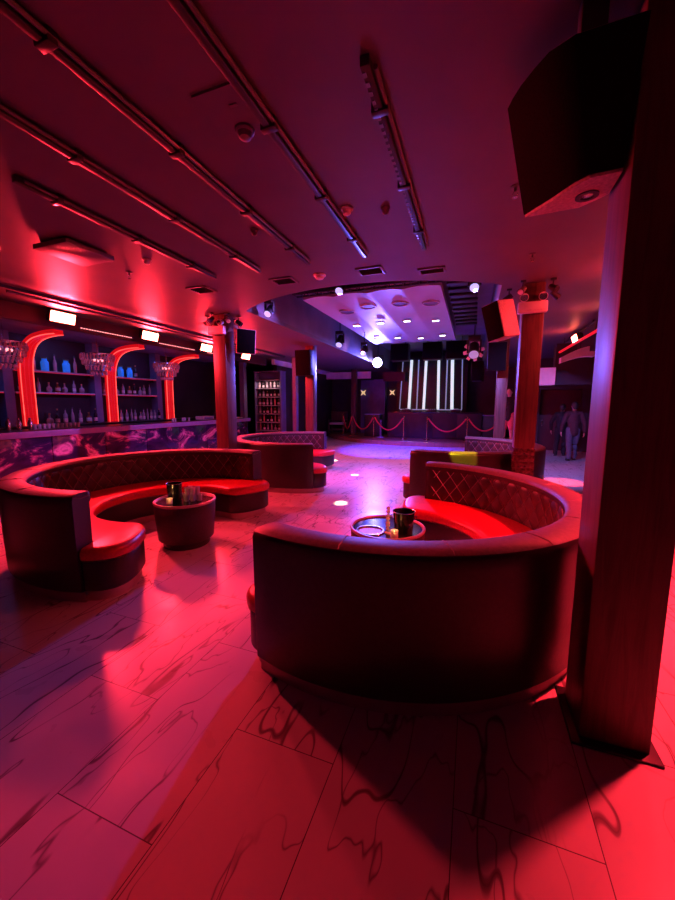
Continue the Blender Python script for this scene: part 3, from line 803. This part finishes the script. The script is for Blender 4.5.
for (x, y), n in zip(DL, dn):
    d = thing('downlight', 'small bright downlight under the white raft, '+n, 'downlight', (x, y, z), group='downlights under the white raft')
    MB().box((0,0,-.012),(.2,.13,.04),.01).build('housing','white',d)
    MB().box((0,-.0,-.034),(.16,.1,.008),.003).build('lens','white_led',d)
RG = [(-2.95,8.6),(-2.35,8.3),(-1.62,8.3),(-.98,8.5)]
for k, (x, y) in enumerate(RG):
    d = thing('ceiling_speaker', 'flush round ceiling speaker in the white raft, %s from left' % ORD[k], 'speaker', (x, y, z), group='round speakers in the white raft')
    MB().lathe([(.17,.03),(.19,.03),(.19,-.01),(.17,-.01),(.17,.03)], seg=36).build('ring','white',d)
    MB().lathe([(0,.03),(.168,.03),(.168,.0),(0,-.004)], seg=36).build('grille','recess',d)
# black lattice truss in front of raft, louvre bank on its right
t = thing('box_truss', 'black lattice truss along the front of the white raft', 'truss', (0,7.02,0))
mb = MB()
for yy in (-.1,.1):
    for zz in (3.95,4.15): mb.cyl((-3.55,yy,zz),(-.3,yy,zz),.022,seg=8)
mb.build('chord','black',t)
mb = MB()
n = 22
for k in range(n):
    xa = -3.55+3.25*k/n; xb = -3.55+3.25*(k+1)/n
    for yy in (-.1,.1): mb.cyl((xa,yy,3.95 if k%2 else 4.15),(xb,yy,4.15 if k%2 else 3.95),.012,seg=6)
    mb.cyl((xa,-.1,3.95),(xa,.1,3.95),.01,seg=6)
mb.box((-1.92,.0,4.06),(3.2,.03,.14)); mb.build('lattice','black',t)
for x in (-3.3,-1.9,-.5): MB().cyl((x,0,4.15),(x,0,RT),.014,seg=8).build('hanger_rod','black',t)
t = thing('louvre_bank', 'bank of black slats along the right side of the white raft', 'louvre', (0,0,0))
mb = MB()
for k in range(10):
    y = 7.4+k*.42; mb.box((-.3, y, 3.98), (.56, .16, .06), .02)
mb.build('slats','black',t)
for x in (-.55,-.06): MB().box((x,9.3,4.04),(.03,4.2,.06)).build('side_rail','black',t)
for x in (-.55,-.06):
    for y in (7.8,10.9): MB().cyl((x,y,4.06),(x,y,RT),.01,seg=6).build('hanger_rod','black',t)

# ------------------------------------------------------------------ stage lights
def moving_head(loc, label, top, lens='stage_lens', s=1.0, pitch=-.5, yaw=0, group='stage lights in the ceiling recess'):
    t = thing('stage_spotlight', label, 'spotlight', loc, group=group)
    if top - loc[2] > .2*s: MB().cyl((0,0,.2*s),(0,0,top-loc[2]),.014,seg=8).build('drop_pole','black',t)
    MB().box((0,0,.185*s),(.18*s,.16*s,.07*s),.012).build('base','black',t)
    for q in (-1,1): MB().box((q*.095*s,0,.06*s),(.025*s,.07*s,.2*s),.006).build('yoke_arm','black',t)
    hd = MB(); R_ = rz(yaw) @ rx(pitch)
    f = R_ @ Vector((0,-1,0))
    hd.cyl(-f*.13*s, f*.12*s, .075*s, .085*s, 20); hd.build('head','black',t)
    MB().cyl(f*.121*s, f*.128*s, .072*s, seg=20).build('lens', lens, t)
moving_head((-3.72,6.3,3.50), 'stage light under the recess edge beside the left column', RT, s=.9, pitch=.75)
moving_head((-2.45,6.75,3.92), 'stage light at the front truss left of centre', RT, s=1.0, pitch=.8)
moving_head((-.08,6.75,3.74), 'stage light at the right end of the front truss', RT, s=1.0, pitch=.8)
moving_head((-3.86,10.6,3.62), 'black stage light hanging at the left recess side above the speaker column', RT, s=1.3, pitch=.9)
moving_head((-3.3,11.3,3.42), 'black stage light left of the bright blue lamp', RT, s=1.1, pitch=.9)
moving_head((-.07,12.0,3.36), 'large pale moving light beside the right stage speaker', RT, s=1.9, pitch=.7, lens='tube_dim')
# fan of pale petals on the big moving light
t = thing('mirror_fan_light', 'pale flower shaped effect light behind the right tilted speaker', 'effect light', (-.08, 12.6, 3.42))
mb = MB()
for k in range(8):
    a = 2*PI*k/8+.2
    mb.box((.22*math.cos(a),0,.22*math.sin(a)),(.2,.03,.11),.02,ry(-a))
mb.build('petals','fascia',t)
MB().cyl((0,.0,0),(0,.12,0),.1,seg=20).build('hub','black',t); MB().cyl((0,.06,.05),(0,.06,RT-3.42),.014,seg=8).build('drop_pole','black',t)
t = thing('wash_light', 'intense blue white wash light glowing left of the stage screen', 'wash light', (-3.82, 15.0, 3.45))
MB().cyl((0,.0,0),(0,.24,.04),.21,.13,24).build('housing','black',t)
MB().lathe([(0,.0),(.2,0),(.19,.03),(.14,.06),(0,.08)],seg=24).build('lens','blue_led',t)
t.children[-1].rotation_euler[0] = PI/2
MB().tube([(-.23,.1,0),(-.23,.1,.28),(.23,.1,.28),(.23,.1,0)],.012,6).build('yoke','black',t)
MB().cyl((0,.1,.26),(0,.1,RT-3.45),.014,seg=8).build('drop_pole','black',t)

# ------------------------------------------------------------------ speakers
def speaker(loc, dims, label, rot=(0,0,0), side='cabinet', bracket=None, group='black loudspeakers'):
    w, d, h = dims
    t = thing('loudspeaker', label, 'speaker', loc, group=group, rot=rot)
    MB().box((0,0,0),(w,d,h),.015).build('cabinet', side, t)
    MB().box((0,-d/2-.008,0),(w-.02,.016,h-.02),.005).build('grille','grille',t)
    if bracket:
        MB().tube([(0,d/2,0), bracket], .018, 8).build('bracket','black',t)
    return t
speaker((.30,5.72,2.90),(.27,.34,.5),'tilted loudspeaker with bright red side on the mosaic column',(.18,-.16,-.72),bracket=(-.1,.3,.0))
speaker((-4.27,6.30,2.96),(.36,.28,.46),'loudspeaker on the left column below the emergency light',(.1,.05,.65),bracket=(-.08,.2,.0))
speaker((.47,9.74,2.88),(.42,.34,.66),'dark loudspeaker hanging on the far right column',(.08,0,-.05),bracket=(.1,.2,.0),side='dark_cabinet')
speaker((-4.63,9.76,2.92),(.46,.36,.72),'dark loudspeaker on the middle left column',(.08,0,.05),bracket=(0,.2,.0),side='dark_cabinet')
for k, (xa, xb) in enumerate(((-3.26,-2.55),(-1.99,-1.26),(-1.11,-.35))):
    t = speaker(((xa+xb)/2,15.2,3.82),(xb-xa,.5,.66),'dark bass speaker hung above the stage, %s of three from left' % ORD[k],(0,0,0),side='dark_cabinet',group='bass speakers hung above the stage')
    for s in (-.2,.2): MB().cyl((s,0,.33),(s,0,RT-3.82),.012,seg=6).build('hanger_rod','black',t)
t = speaker((.08,15.3,3.0),(.42,.4,.75),'dark loudspeaker hanging at the right end of the stage',(.0,0,-.1),side='dark_cabinet')
MB().cyl((0,0,.37),(0,0,RT-3.0),.014,seg=6).build('hanger_rod','black',t)
# foreground hanging speaker (wedge with rounded front, tilted down)
SO = (.45, 2.28, 2.8)
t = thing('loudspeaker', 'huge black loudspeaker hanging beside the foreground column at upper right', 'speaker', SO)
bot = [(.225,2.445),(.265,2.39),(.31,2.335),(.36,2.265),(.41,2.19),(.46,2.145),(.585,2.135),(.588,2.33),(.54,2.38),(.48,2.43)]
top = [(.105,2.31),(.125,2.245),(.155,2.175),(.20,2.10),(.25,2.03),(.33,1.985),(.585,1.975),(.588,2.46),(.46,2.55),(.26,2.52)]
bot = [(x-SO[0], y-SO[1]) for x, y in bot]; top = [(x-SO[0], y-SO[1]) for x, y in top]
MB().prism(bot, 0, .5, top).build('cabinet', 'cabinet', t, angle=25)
for nm, ids in (('grille', range(0, 7)),):
    secs = []
    for i in ids:
        b, tp = bot[i], top[i]
        nx, ny = (-.8,-.6) if i < 5 else (-.1,-1)
        e = .012
        secs.append([(b[0]+nx*.001, b[1]+ny*.001, .012), (b[0]+nx*e, b[1]+ny*e, .012), (tp[0]+nx*e, tp[1]+ny*e, .49), (tp[0]+nx*.001, tp[1]+ny*.001, .49)])
    MB().ribbon(secs).build(nm, 'grille', t, angle=60)
MB().lathe([(.030,-.001),(.052,-.001),(.052,-.006),(.030,-.006),(.030,-.001)], (.04,.03,0), seg=24).build('handle_ring', 'black', t)
MB().lathe([(0,-.001),(.029,-.001),(.02,-.004),(0,-.004)], (.04,.03,0), seg=20).build('handle_cup', 'steel', t)
MB().box((-.05,-.25,.575),(.1,.08,.15),.008).build('hanging_bracket', 'black', t)
MB().box((.141,-.06,.25),(.006,.12,.2),.002).build('wall_plate', 'black', t)

# emergency lights
def emergency(loc, label, w=.37, heads=2, cluster=False):
    t = thing('emergency_light', label, 'emergency light', loc, group='twin head emergency lights on columns')
    MB().box((0,0,0),(w,.09,.15),.01).build('battery_box','white',t)
    MB().box((0,-.046,-.045),(w-.04,.004,.02)).build('test_strip','paper',t)
    xs = [-w*.32, w*.32] if heads == 2 else [-w*.4,-w*.1,w*.2]
    for x in xs:
        h = MB(); h.cyl((x,0,.145),(x,-.07,.125),.045,.058,18); h.ball((x,.0,.147),.047,(1,1,1),14,8)
        h = h.build('lamp_head','white',t)
        MB().cyl((x,0,.07),(x,0,.11),.012,seg=8).build('stem','white',h)
        MB().cyl((x,-.071,.125),(x,-.074,.1245),.05,seg=18).build('lamp_lens','chrome',h)
emergency((.71,5.955,3.10),'white twin head emergency light on the mosaic column')
emergency((-4.68,5.95,3.14),'white twin head emergency light on the left column',.36)
# small spotlights clustered where columns meet the ceiling
def cluster(x, y, n, where, R=.3):
    for k in range(n):
        a = 2*PI*k/n+.4; px, py = x+R*math.cos(a), y+R*math.sin(a)
        t = thing('clamp_light', 'small black clamp light, %s of the ring around the top of %s' % (ORD[k], where), 'clamp light', (px, py, CZ), group='clamp lights around column tops')
        MB().box((0,0,-.012),(.07,.07,.024),.005).build('mount','black',t)
        MB().cyl((0,0,-.02),(0,0,-.09),.008,seg=8).build('stem','black',t)
        d = Vector((math.cos(a), math.sin(a), -.7)).normalized(); c = Vector((0,0,-.12))
        MB().cyl(c-d*.05, c+d*.07, .036, .048, 16).build('can','pipe' if k%2 else 'black',t)
        MB().cyl(c+d*.071, c+d*.075, .04, seg=16).build('lens','chrome',t)
cluster(-4.68,6.15,6,'the left column')
cluster(.73,6.15,5,'the mosaic column',.32)

# ------------------------------------------------------------------ stage: booth, screen, ropes
t = thing('dj_booth', 'long black DJ booth desk on the stage in front of the light tubes', 'booth', (-1.7,17.2,.2))
MB().box((0,0,.58),(4.1,.7,1.15),.01).build('front','black',t)
MB().box((0,0,1.18),(4.2,.8,.05),.01).build('desk_top','black_gloss',t)
for k in range(4): MB().box((-1.54+1.025*k,-.356,.58),(.98,.012,1.05),.004).build('front_panel','wall_dark',t)
for k,(x,w,n,l) in enumerate(((-2.9,.42,'media_player','left deck'),(-1.75,.4,'dj_mixer','centre mixer'),(-.75,.42,'media_player','right deck'))):
    d = thing(n,'low %s of the DJ equipment on the booth desk' % l,'dj equipment',(x,17.1,1.407),group='equipment on the DJ desk')
    MB().box((0,0,.05),(w,.38,.1),.008).build('case','black',d)
    if n == 'media_player':
        MB().lathe([(0,.101),(.1,.101),(.1,.115),(0,.118)],(0,-.05,0),seg=24).build('jog_wheel','steel',d); MB().box((0,.14,.11),(.2,.02,.05),.004).build('display','tube_dim',d)
    else:
        mb = MB()
        for i in range(4):
            for j in range(3): mb.cyl((-.13+.085*i,-.1+.09*j,.1),(-.13+.085*i,-.1+.09*j,.125),.014,seg=10)
        mb.build('knobs','steel',d)
t = thing('light_tube_wall', 'black backdrop panel with tall glowing white light tubes behind the booth', 'light wall', (-1.98,18.2,.2))
MB().box((0,.1,2.2),(3.3,.08,3.2),.01).build('backing','black',t)
MB().box((0,.03,1.28),(2.9,.06,.05)).build('sill','tube_dim',t)
for x, w, m, lean in ((-1.42,.05,'tube_dim',.06),(-.98,.13,'tube_bright',.04),(-.62,.06,'tube_dim',.02),(-.28,.12,'tube_bright',.03),(.35,.12,'tube_bright',-.02),(.72,.06,'tube_dim',0),(.98,.14,'tube_bright',-.03),(1.42,.05,'tube_dim',-.03)):
    MB().cyl((x-lean,0,1.3),(x+lean,0,3.66),w*.5,seg=14).build('light_tube',m,t)
def stanchion(x, y, lab):
    t = thing('stanchion', lab, 'stanchion', (x,y,.2), group='brass rope stanchions on the stage edge')
    MB().lathe([(0,0),(.15,0),(.15,.015),(.05,.035),(.02,.05),(0,.05)],seg=24).build('base','brass',t)
    MB().cyl((0,0,.04),(0,0,.94),.022,seg=12).build('post','brass',t)
    MB().lathe([(0,.94),(.035,.94),(.035,.97),(.02,.98),(.035,1.0),(.02,1.03),(0,1.035)],seg=16).build('finial','brass',t)
SP = [(-6.3,17.78),(-5.62,17.2),(-4.34,16.55),(-2.87,16.15),(-1.86,16.15),(-.22,16.3),(1.15,16.75)]
SL = ['leftmost rope stanchion beside the wooden chair','rope stanchion second from left near the far column','rope stanchion at the left end of the DJ booth','rope stanchion left of the gap before the booth','rope stanchion right of the gap before the booth','rope stanchion at the right end of the booth','last rope stanchion behind the far right column']
for p, l in zip(SP, SL): stanchion(*p, l)
RN = ['short steep red rope between the two leftmost stanchions','red rope between second stanchion and the booth end','red rope before the left half of the booth','','red rope before the right half of the booth','red rope running right behind the far right column']
for k in (0,1,2,4,5):
    a, b = Vector((*SP[k],1.13)), Vector((*SP[k+1],1.13)); d = (b-a).normalized(); sag = (.62,.58,.55,0,.55,.5)[k]
    a2, b2 = a+d*.05, b-d*.05
    t = thing('barrier_rope', RN[k], 'rope', tuple((a+b)/2-Vector((0,0,sag))), group='red barrier ropes on the stage')
    off_ = Vector(t.location)
    pts = []
    for i in range(25):
        u = i/24; p = a2.lerp(b2,u); p.z -= sag*(1-(2*u-1)**2); pts.append(p-off_)
    MB().tube(pts,.03,8).build('rope','rope',t)
    for p, q in ((a2,a),(b2,b)): MB().cyl(p-off_, p.lerp(q,.45)-off_, .026, seg=10).build('end_hook','brass',t)
t = thing('lounge_chair','dark wooden armchair with pale seat beside the leftmost stanchion','chair',(-6.75,18.25,.2),.1)
for x in (-.42,.42):
    for y in (-.3,.3): MB().box((x,y,.35 if y<0 else .58),(.06,.06,.7 if y<0 else 1.16),.008).build('leg','column',t)
    MB().box((x,0,.72),(.07,.66,.05),.01).build('arm','column',t)
MB().box((0,0,.52),(.78,.6,.12),.03).build('seat','white',t); MB().box((0,.29,.9),(.78,.05,.5),.012).build('backrest','column',t)
MB().box((0,-.3,.22),(.78,.035,.05),.005).build('stretcher','pipe',t)
for x, l in ((-4.55,'left'),(.75,'right')):
    t = thing('equipment_case','black equipment case with pale lid at the %s end of the booth' % l,'case',(x,17.3,.2),group='equipment cases beside the booth')
    MB().box((0,0,.52),(.75,.6,1.04),.012).build('case','black',t); MB().box((0,0,1.06),(.78,.64,.04),.008).build('lid','counter_edge',t)
    for s in (-1,1): MB().box((s*.385,0,.7),(.02,.16,.06),.006).build('handle','chrome',t)
t = thing('microphone_stand','blue lit pedestal stand with broad round foot left of the booth','stand',(-4.02,16.6,.2))
MB().lathe([(0,0),(.18,0),(.18,.02),(.07,.05),(0,.05)],seg=28).build('foot','counter_edge',t); MB().cyl((0,0,.04),(0,0,.8),.05,seg=14).build('post','wall_blue_lit',t)
MB().box((0,0,.82),(.2,.2,.03),.008).build('tray','black',t)
def star(x, label, y):
    t = thing('star_lamp', label, 'wall lamp', (x,y,2.34), group='star lamps on the back wall')
    pts = []
    for k in range(8):
        r = .2 if k%2 == 0 else .06; a = PI/4+k*PI/4; pts.append((r*math.cos(a), r*math.sin(a)))
    o = MB().prism(pts,0,.03).build('star','warm',t); o.rotation_euler[0] = PI/2
    o = MB().lathe([(0,-.03),(.06,-.03),(.06,0),(0,0)],seg=16).build('mount','black',t); o.rotation_euler[0] = PI/2
star(-5.45*1.02,'small glowing star lamp on the back wall nearer the far left column',18.93)
star(-4.0*1.0,'small glowing star lamp on the back wall nearer the light tubes',18.93)
for x,y,w,h,l in ((-5.3,18.96,.8,2.5,''),):
    slab('trim_13',x-w/2,x+w/2,18.94,19.0,.2,3.0,'wall_blue_lit')
# back-left: bottle cabinet with frame
t = thing('bottle_cabinet','tall open cabinet full of bottles beyond the bar end','cabinet',(-7.55,12.7,0))
for s in (-1,1): MB().box((s*.56,0,1.5),(.06,.4,3.0),.006).build('side_panel','wall_blue_lit',t)
MB().box((0,.19,1.5),(1.1,.03,3.0)).build('back_panel','wall_dark',t)
SZ = [.7,1.03,1.36,1.69,2.02,2.35]
for z in [.06]+SZ+[2.68]: MB().box((0,0,z-.012),(1.06,.38,.024),.003).build('shelf','shelf',t)
MB().box((0,0,.03),(1.06,.4,.05)).build('plinth','black',t)
MB().box((0,-.0,2.99),(1.2,.42,.03),.004).build('cornice','wall_blue_lit',t)
MB().box((0,.05,2.84),(1.0,.05,.24),.004).build('header_panel','wall_blue_lit',t)
sname = ['lowest shelf','second shelf from the bottom','third shelf from the bottom','third shelf from the top','second shelf from the top','top shelf']
seqs = [[Rr,A_,C,Rr,D,A_],[A_,Rr,K,A_,Rr,C],[C,K,A_,Rr,A_,C],[A_,A_,C,C,Rr,A_],[K,C,A_,K,A_,K],[C,K,C,S,C,K]]
for z, n, sq in zip(SZ, sname, seqs):
    for i, k in enumerate(sq):
        put_bottle(k, (-7.55-.42+.168*i, 12.62, z+.0005), k+', '+ORD[i]+' from left, '+n+' of tall cabinet', 'bottles in the tall cabinet', .95)
slab('trim_14',-6.36,-6.22,12.3,12.5,0,CZ,'wall_blue_lit')
slab('trim_15',-8.62,-8.42,12.2,12.4,0,3.36,'wall_blue_lit')
slab('wall_left_rear',-7.55,-7.4,13.0,YB,0,CZ,'wall_dark')

# ------------------------------------------------------------------ people
def skin_mesh(chains, sub=1):
    """chains: list of (list of (pos, radius)); each chain becomes one skinned tube; returns list of evaluated meshes"""
    vs, es, rad = [], [], []
    for ch in chains:
        b = len(vs)
        for i, (p, r) in enumerate(ch):
            vs.append(p); rad.append(r)
            if i: es.append((b+i-1, b+i))
    out = []
    mb = MB()
    for ch in chains:
        pts = [Vector(p) for p, r in ch]; rr = [r for p, r in ch]
        fine, fr = [], []
        for i in range(len(pts)-1):
            p0 = pts[max(0,i-1)]; p1 = pts[i]; p2 = pts[i+1]; p3 = pts[min(len(pts)-1,i+2)]
            for j in range(3):
                u = j/3
                fine.append(.5*((2*p1)+(p2-p0)*u+(2*p0-5*p1+4*p2-p3)*u*u+(3*p1-p0-3*p2+p3)*u**3)); fr.append(rr[i]+(rr[i+1]-rr[i])*u)
        fine.append(pts[-1]); fr.append(rr[-1])
        for p, r in ((fine[0], fr[0]), (fine[-1], fr[-1])): mb.ball(p, r*.99, u=12, v=8)
        mb.tube(fine, fr, 12)
    return mb
def remesh(mb, name, m, parent, voxel=.012, flat=None):
    o = mb.build(name, m, parent, smooth=True)
    if flat: o.data.transform(flat)
    md = o.modifiers.new('r', 'REMESH'); md.mode = 'VOXEL'; md.voxel_size = voxel; md.use_smooth_shade = True
    sm = o.modifiers.new('s', 'SMOOTH'); sm.factor = .5; sm.iterations = 3
    return o
def person(loc, rotz, label, top, trousers, skin='skin', swing=.0, stride=.12, arm_out=.06, H=1.74, hair='hair', short=False):
    """faces local -Y... built facing +Y, so a person seen from behind by the camera has rotz about 0"""
    k = H/1.74
    t = thing('person', label, 'person', loc, rotz); t.scale = (k,k,k)
    ch = []
    ch.append([((0,0,.93),.125),((0,.01,1.05),.115),((0,.015,1.2),.13),((0,.0,1.36),.125),((0,-.01,1.44),.085),((0,0,1.5),.056),((0,.015,1.56),.055)])
    legs, arms = [], []
    for s in (-1,1):
        st = stride*s
        hip = (s*.085,0,.93); knee = (s*.1, st*.55+.03,.5); ank = (s*.105, st-.03,.09)
        legs.append([(hip,.095),((s*.095,st*.25+.01,.74),.085),(knee,.06),((s*.104,st*.8-.02,.34),.06),(ank,.04)])
        sw = -swing*s
        sh = (s*.175,-.005,1.4); el = (s*(.215+arm_out), sw*.4-.02,1.12); wr = (s*(.225+arm_out), sw+.04,.87)
        arms.append([((s*.1,0,1.42),.06),(sh,.062),((s*(.2+arm_out*.5),sw*.2-.01,1.26),.052),(el,.042),((s*(.222+arm_out),sw*.75+.015,.98),.038),(wr,.028)])
    mb = skin_mesh(ch+legs+arms)
    # shoulders, feet, head, face, hands
    mb.ball((0,0,1.4),.12,(1.5,.75,.6)); mb.ball((0,0,.95),.14,(1.15,.85,.8)); mb.ball((0,.0,1.25),.13,(1.2,.85,1.3))
    mb.ball((0,.02,1.645),.1,(.80,.98,1.13),20,14); mb.ball((0,.055,1.585),.062,(.85,.9,.8))
    mb.cyl((0,.11,1.655),(0,.135,1.615),.008,.014,8); mb.ball((0,.128,1.615),.014)
    for s in (-1,1):
        mb.ball((s*.083,.005,1.635),.026,(.4,.8,1.2)); mb.ball((s*.032,.1,1.66),.013)
        st = stride*s
        mb.ball((s*.108,st+.06,.045),.045,(.9,2.6,.8))
        sw = -swing*s; w = Vector((s*(.225+arm_out), sw+.04,.87))
        mb.ball(w+Vector((0,.01,-.06)),.042,(.5,1,1.15))
        for i,(dy,L) in enumerate(((.036,.066),(.014,.075),(-.008,.07),(-.028,.055))):
            a = w+Vector((0,dy+.01,-.09)); mb.tube([a,a+Vector((-s*.006,.004,-L*.5)),a+Vector((-s*.026,.01,-L))],[.0105,.0095,.008],8)
        a = w+Vector((0,.04,-.04)); mb.tube([a,a+Vector((-s*.01,.03,-.03)),a+Vector((-s*.015,.035,-.06))],[.013,.0115,.009],8)
    remesh(mb,'body',skin,t,.011)
    # jacket
    j = skin_mesh([[((0,0,.86),.155),((0,.005,1.0),.15),((0,.01,1.2),.155),((0,0,1.36),.14),((0,-.01,1.46),.075)]]+[[(p,r+.02) for p,r in a[:-1]]+[(tuple(Vector(a[-1][0]).lerp(Vector(a[-2][0]),.15)),.045)] for a in arms])
    j.ball((0,0,1.395),.14,(1.45,.8,.6)); j.ball((0,0,1.2),.15,(1.2,.9,1.5)); j.ball((0,0,.92),.16,(1.15,.9,.7))
    remesh(j,'jacket',top,t,.013)
    if short:
        l = skin_mesh([[(p,r+.022) for p,r in q[:2]]+[((Vector(q[2][0])*.9+Vector(q[1][0])*.1).to_tuple(),.085)] for q in legs])
    else:
        l = skin_mesh([[(p,r+.018) for p,r in q[:-1]]+[((q[-1][0][0],q[-1][0][1],.1),.068)] for q in legs])
    l.ball((0,0,.93),.155,(1.15,.85,.7)); remesh(l,'shorts' if short else 'trousers',trousers,t,.013)
    for s in (-1,1):
        st = stride*s
        f = MB(); f.ball((s*.108,st+.05,.055),.054,(.95,2.5,.95)); f.box((s*.108,st+.05,.012),(.09,.26,.02),.008); remesh(f,'shoe','shoe',t,.009)
    h = MB(); h.ball((0,-.005,1.665),.108,(.86,1.0,1.06),20,14); h.ball((0,-.045,1.6),.07,(1.05,.75,1.0)); o = remesh(h,'hair',hair,t,.01)
    return t
person((2.94,13.2,0), math.radians(2), 'person in maroon jacket and grey trousers walking away at right', 'maroon_cloth','grey_cloth',swing=.08,stride=.13,H=1.8)
person((2.82,14.25,0), math.radians(-20), 'person in black top ahead of the maroon jacket, partly hidden', 'black_cloth','black_cloth','skin',swing=.1,stride=.1,H=1.74,arm_out=.1)
bx = slab('trim_16', .7, 1.6, 12.0, 13.3, 0, .5, 'wall_dark')
person((1.02,12.5,.5), math.radians(160), 'person in dark jacket and rose shorts glimpsed between the right columns', 'black_cloth','red_cloth',short=True,H=1.72,stride=.03)
person((-8.78,11.15,0), math.radians(-90), 'bartender mostly hidden behind the left column at the bar end', 'black_cloth','black_cloth',H=1.74,stride=.02)

# ------------------------------------------------------------------ lamps
def aim(o, tgt):
    d = Vector(tgt)-o.location; o.rotation_euler = d.to_track_quat('-Z','Y').to_euler()
def spot(name, loc, tgt, col, w, size=120, blend=.6, r=.06):
    l = bpy.data.lights.new(name,'SPOT'); l.energy = w; l.color = col; l.spot_size = math.radians(size); l.spot_blend = blend; l.shadow_soft_size = r
    o = bpy.data.objects.new(name,l); COL.objects.link(o); o.location = loc; aim(o,tgt); return o
def area(name, loc, tgt, col, w, sx, sy, spread=180):
    l = bpy.data.lights.new(name,'AREA'); l.shape='RECTANGLE'; l.energy = w; l.color = col; l.size = sx; l.size_y = sy; l.spread = math.radians(spread)
    o = bpy.data.objects.new(name,l); COL.objects.link(o); o.location = loc; aim(o,tgt); return o
RED = (1,.02,.042)
for i, y in enumerate(LFY):
    area('flood_lamp', (-6.96,y,3.27), (-2.5,y-.6,(1.7,2.0,2.0,2.0)[i]), RED, (370,230,210,210)[i], .4, .16)
area('flood_lamp', (2.1,3.35,3.23), (1.5,3.7,0), RED, 260, .4, .16, 105)
area('flood_lamp', (2.1,5.6,3.245), (.6,5.3,2.5), RED, 60, .4, .16, 150)
area('flood_lamp', (2.1,7.8,3.245), (.6,7.6,2.4), RED, 14, .4, .16, 140)
area('flood_lamp', (2.1,10.1,3.245), (.6,9.8,2.6), RED, 16, .4, .16, 140)
spot('wash_lamp', (-3.82,14.9,3.44), (-1.0,2,1.3), (.14,.12,1), 2000, 70, .8, .14)
spot('floor_wash_lamp', (-3.3,11.18,3.27), (-2.8,13.4,0), (.05,.03,1), 4800, 66, .7, .03)
spot('bar_wash_fill', (-2.45,6.6,3.78), (-7.6,6.6,.9), (.35,.16,1), 450, 62, .8, .03)  # added violet fill for the bar front and counter edge
spot('side_wash_fill', (-3.3,11.15,3.36), (-7.3,15.5,3.0), (1,.35,.65), 260, 80, .8, .03)  # added pink fill to brighten the rear left fascia
spot('truss_lamp', (-2.45,6.62,3.79), (-2.3,9.6,0), (.5,.15,1), 800, 95, .8, .03)
spot('right_recess_lamp', (-.08,6.62,3.61), (2.6,12.3,0), (.33,.2,1), 1300, 60, .8, .03)
for (x, y) in DL: spot('downlight_lamp', (x,y,3.885), (x,y+.3,0), (.75,.7,1), 14, 110, .9, .05)
for tx, ty, w in ((-2.15*1.06*.94,5.94,700),(-2.69,8.49,900),(-4.0,10.5,900)):
    spot('pin_lamp', (-2.6,9.0,3.86), (tx,ty,0), (1,.75,.45), w*9, 3.0, .5, .02)
spot('yellow_lamp', (-.58,4.15,3.36), (-.12,6.15,.93), (1,.72,.02), 2200, 7.5, .12, .02)
spot('amber_lamp', (-2.45,6.85,3.8), (-1.2,6.6,.5), (1,.6,.02), 140, 14, .6, .02)
spot('pool_lamp', (2.1,7.82,3.2), (2.0,9.4,0), (1,.05,.06), 2600, 16, .7, .03)
for y in (4.1,6.2,8.3): area('back_bar_lamp', (-9.3,y,3.3), (-9.75,y,1.5), (.12,.22,1), 10, .1, 1.6)
for (x,y,z) in ((-3.37,3.29,.62),(-.62,3.145,.62)):
    l = bpy.data.lights.new('candle_lamp','POINT'); l.energy = .25; l.color=(1,.5,.15); l.shadow_soft_size=.01
    o = bpy.data.objects.new('candle_lamp',l); COL.objects.link(o); o.location=(x,y,z+.06)
area('cabinet_lamp', (-7.55,12.46,2.6), (-7.55,12.66,1.2), (1,.62,.6), 5, .9, .05)
w = bpy.data.worlds.new('world'); scene.world = w; w.use_nodes = True
w.node_tree.nodes['Background'].inputs[0].default_value = (.25,.06,.14,1); w.node_tree.nodes['Background'].inputs[1].default_value = .02

# ------------------------------------------------------------------ camera
yaw, pitch, roll = .35543, .12588, .0018
F = Vector((-math.sin(yaw)*math.cos(pitch), math.cos(yaw)*math.cos(pitch), -math.sin(pitch)))
r0 = Vector((math.cos(yaw), math.sin(yaw), 0)); u0 = r0.cross(F)
Rv = math.cos(roll)*r0+math.sin(roll)*u0; Uv = math.cos(roll)*u0-math.sin(roll)*r0
cam = bpy.data.cameras.new('camera'); co = bpy.data.objects.new('camera', cam); COL.objects.link(co)
mx = Matrix((( Rv.x,Uv.x,-F.x,0),(Rv.y,Uv.y,-F.y,0),(Rv.z,Uv.z,-F.z,1.75),(0,0,0,1))); co.matrix_world = mx
cam.sensor_fit = 'VERTICAL'; cam.sensor_height = 24; cam.lens = 364.35*24/900; cam.clip_start = .02; cam.clip_end = 100
scene.camera = co
scene.view_settings.view_transform = 'Standard'; scene.view_settings.look = 'None'; scene.view_settings.gamma = 1
scene.view_settings.use_curve_mapping = False; scene.view_settings.exposure = 0
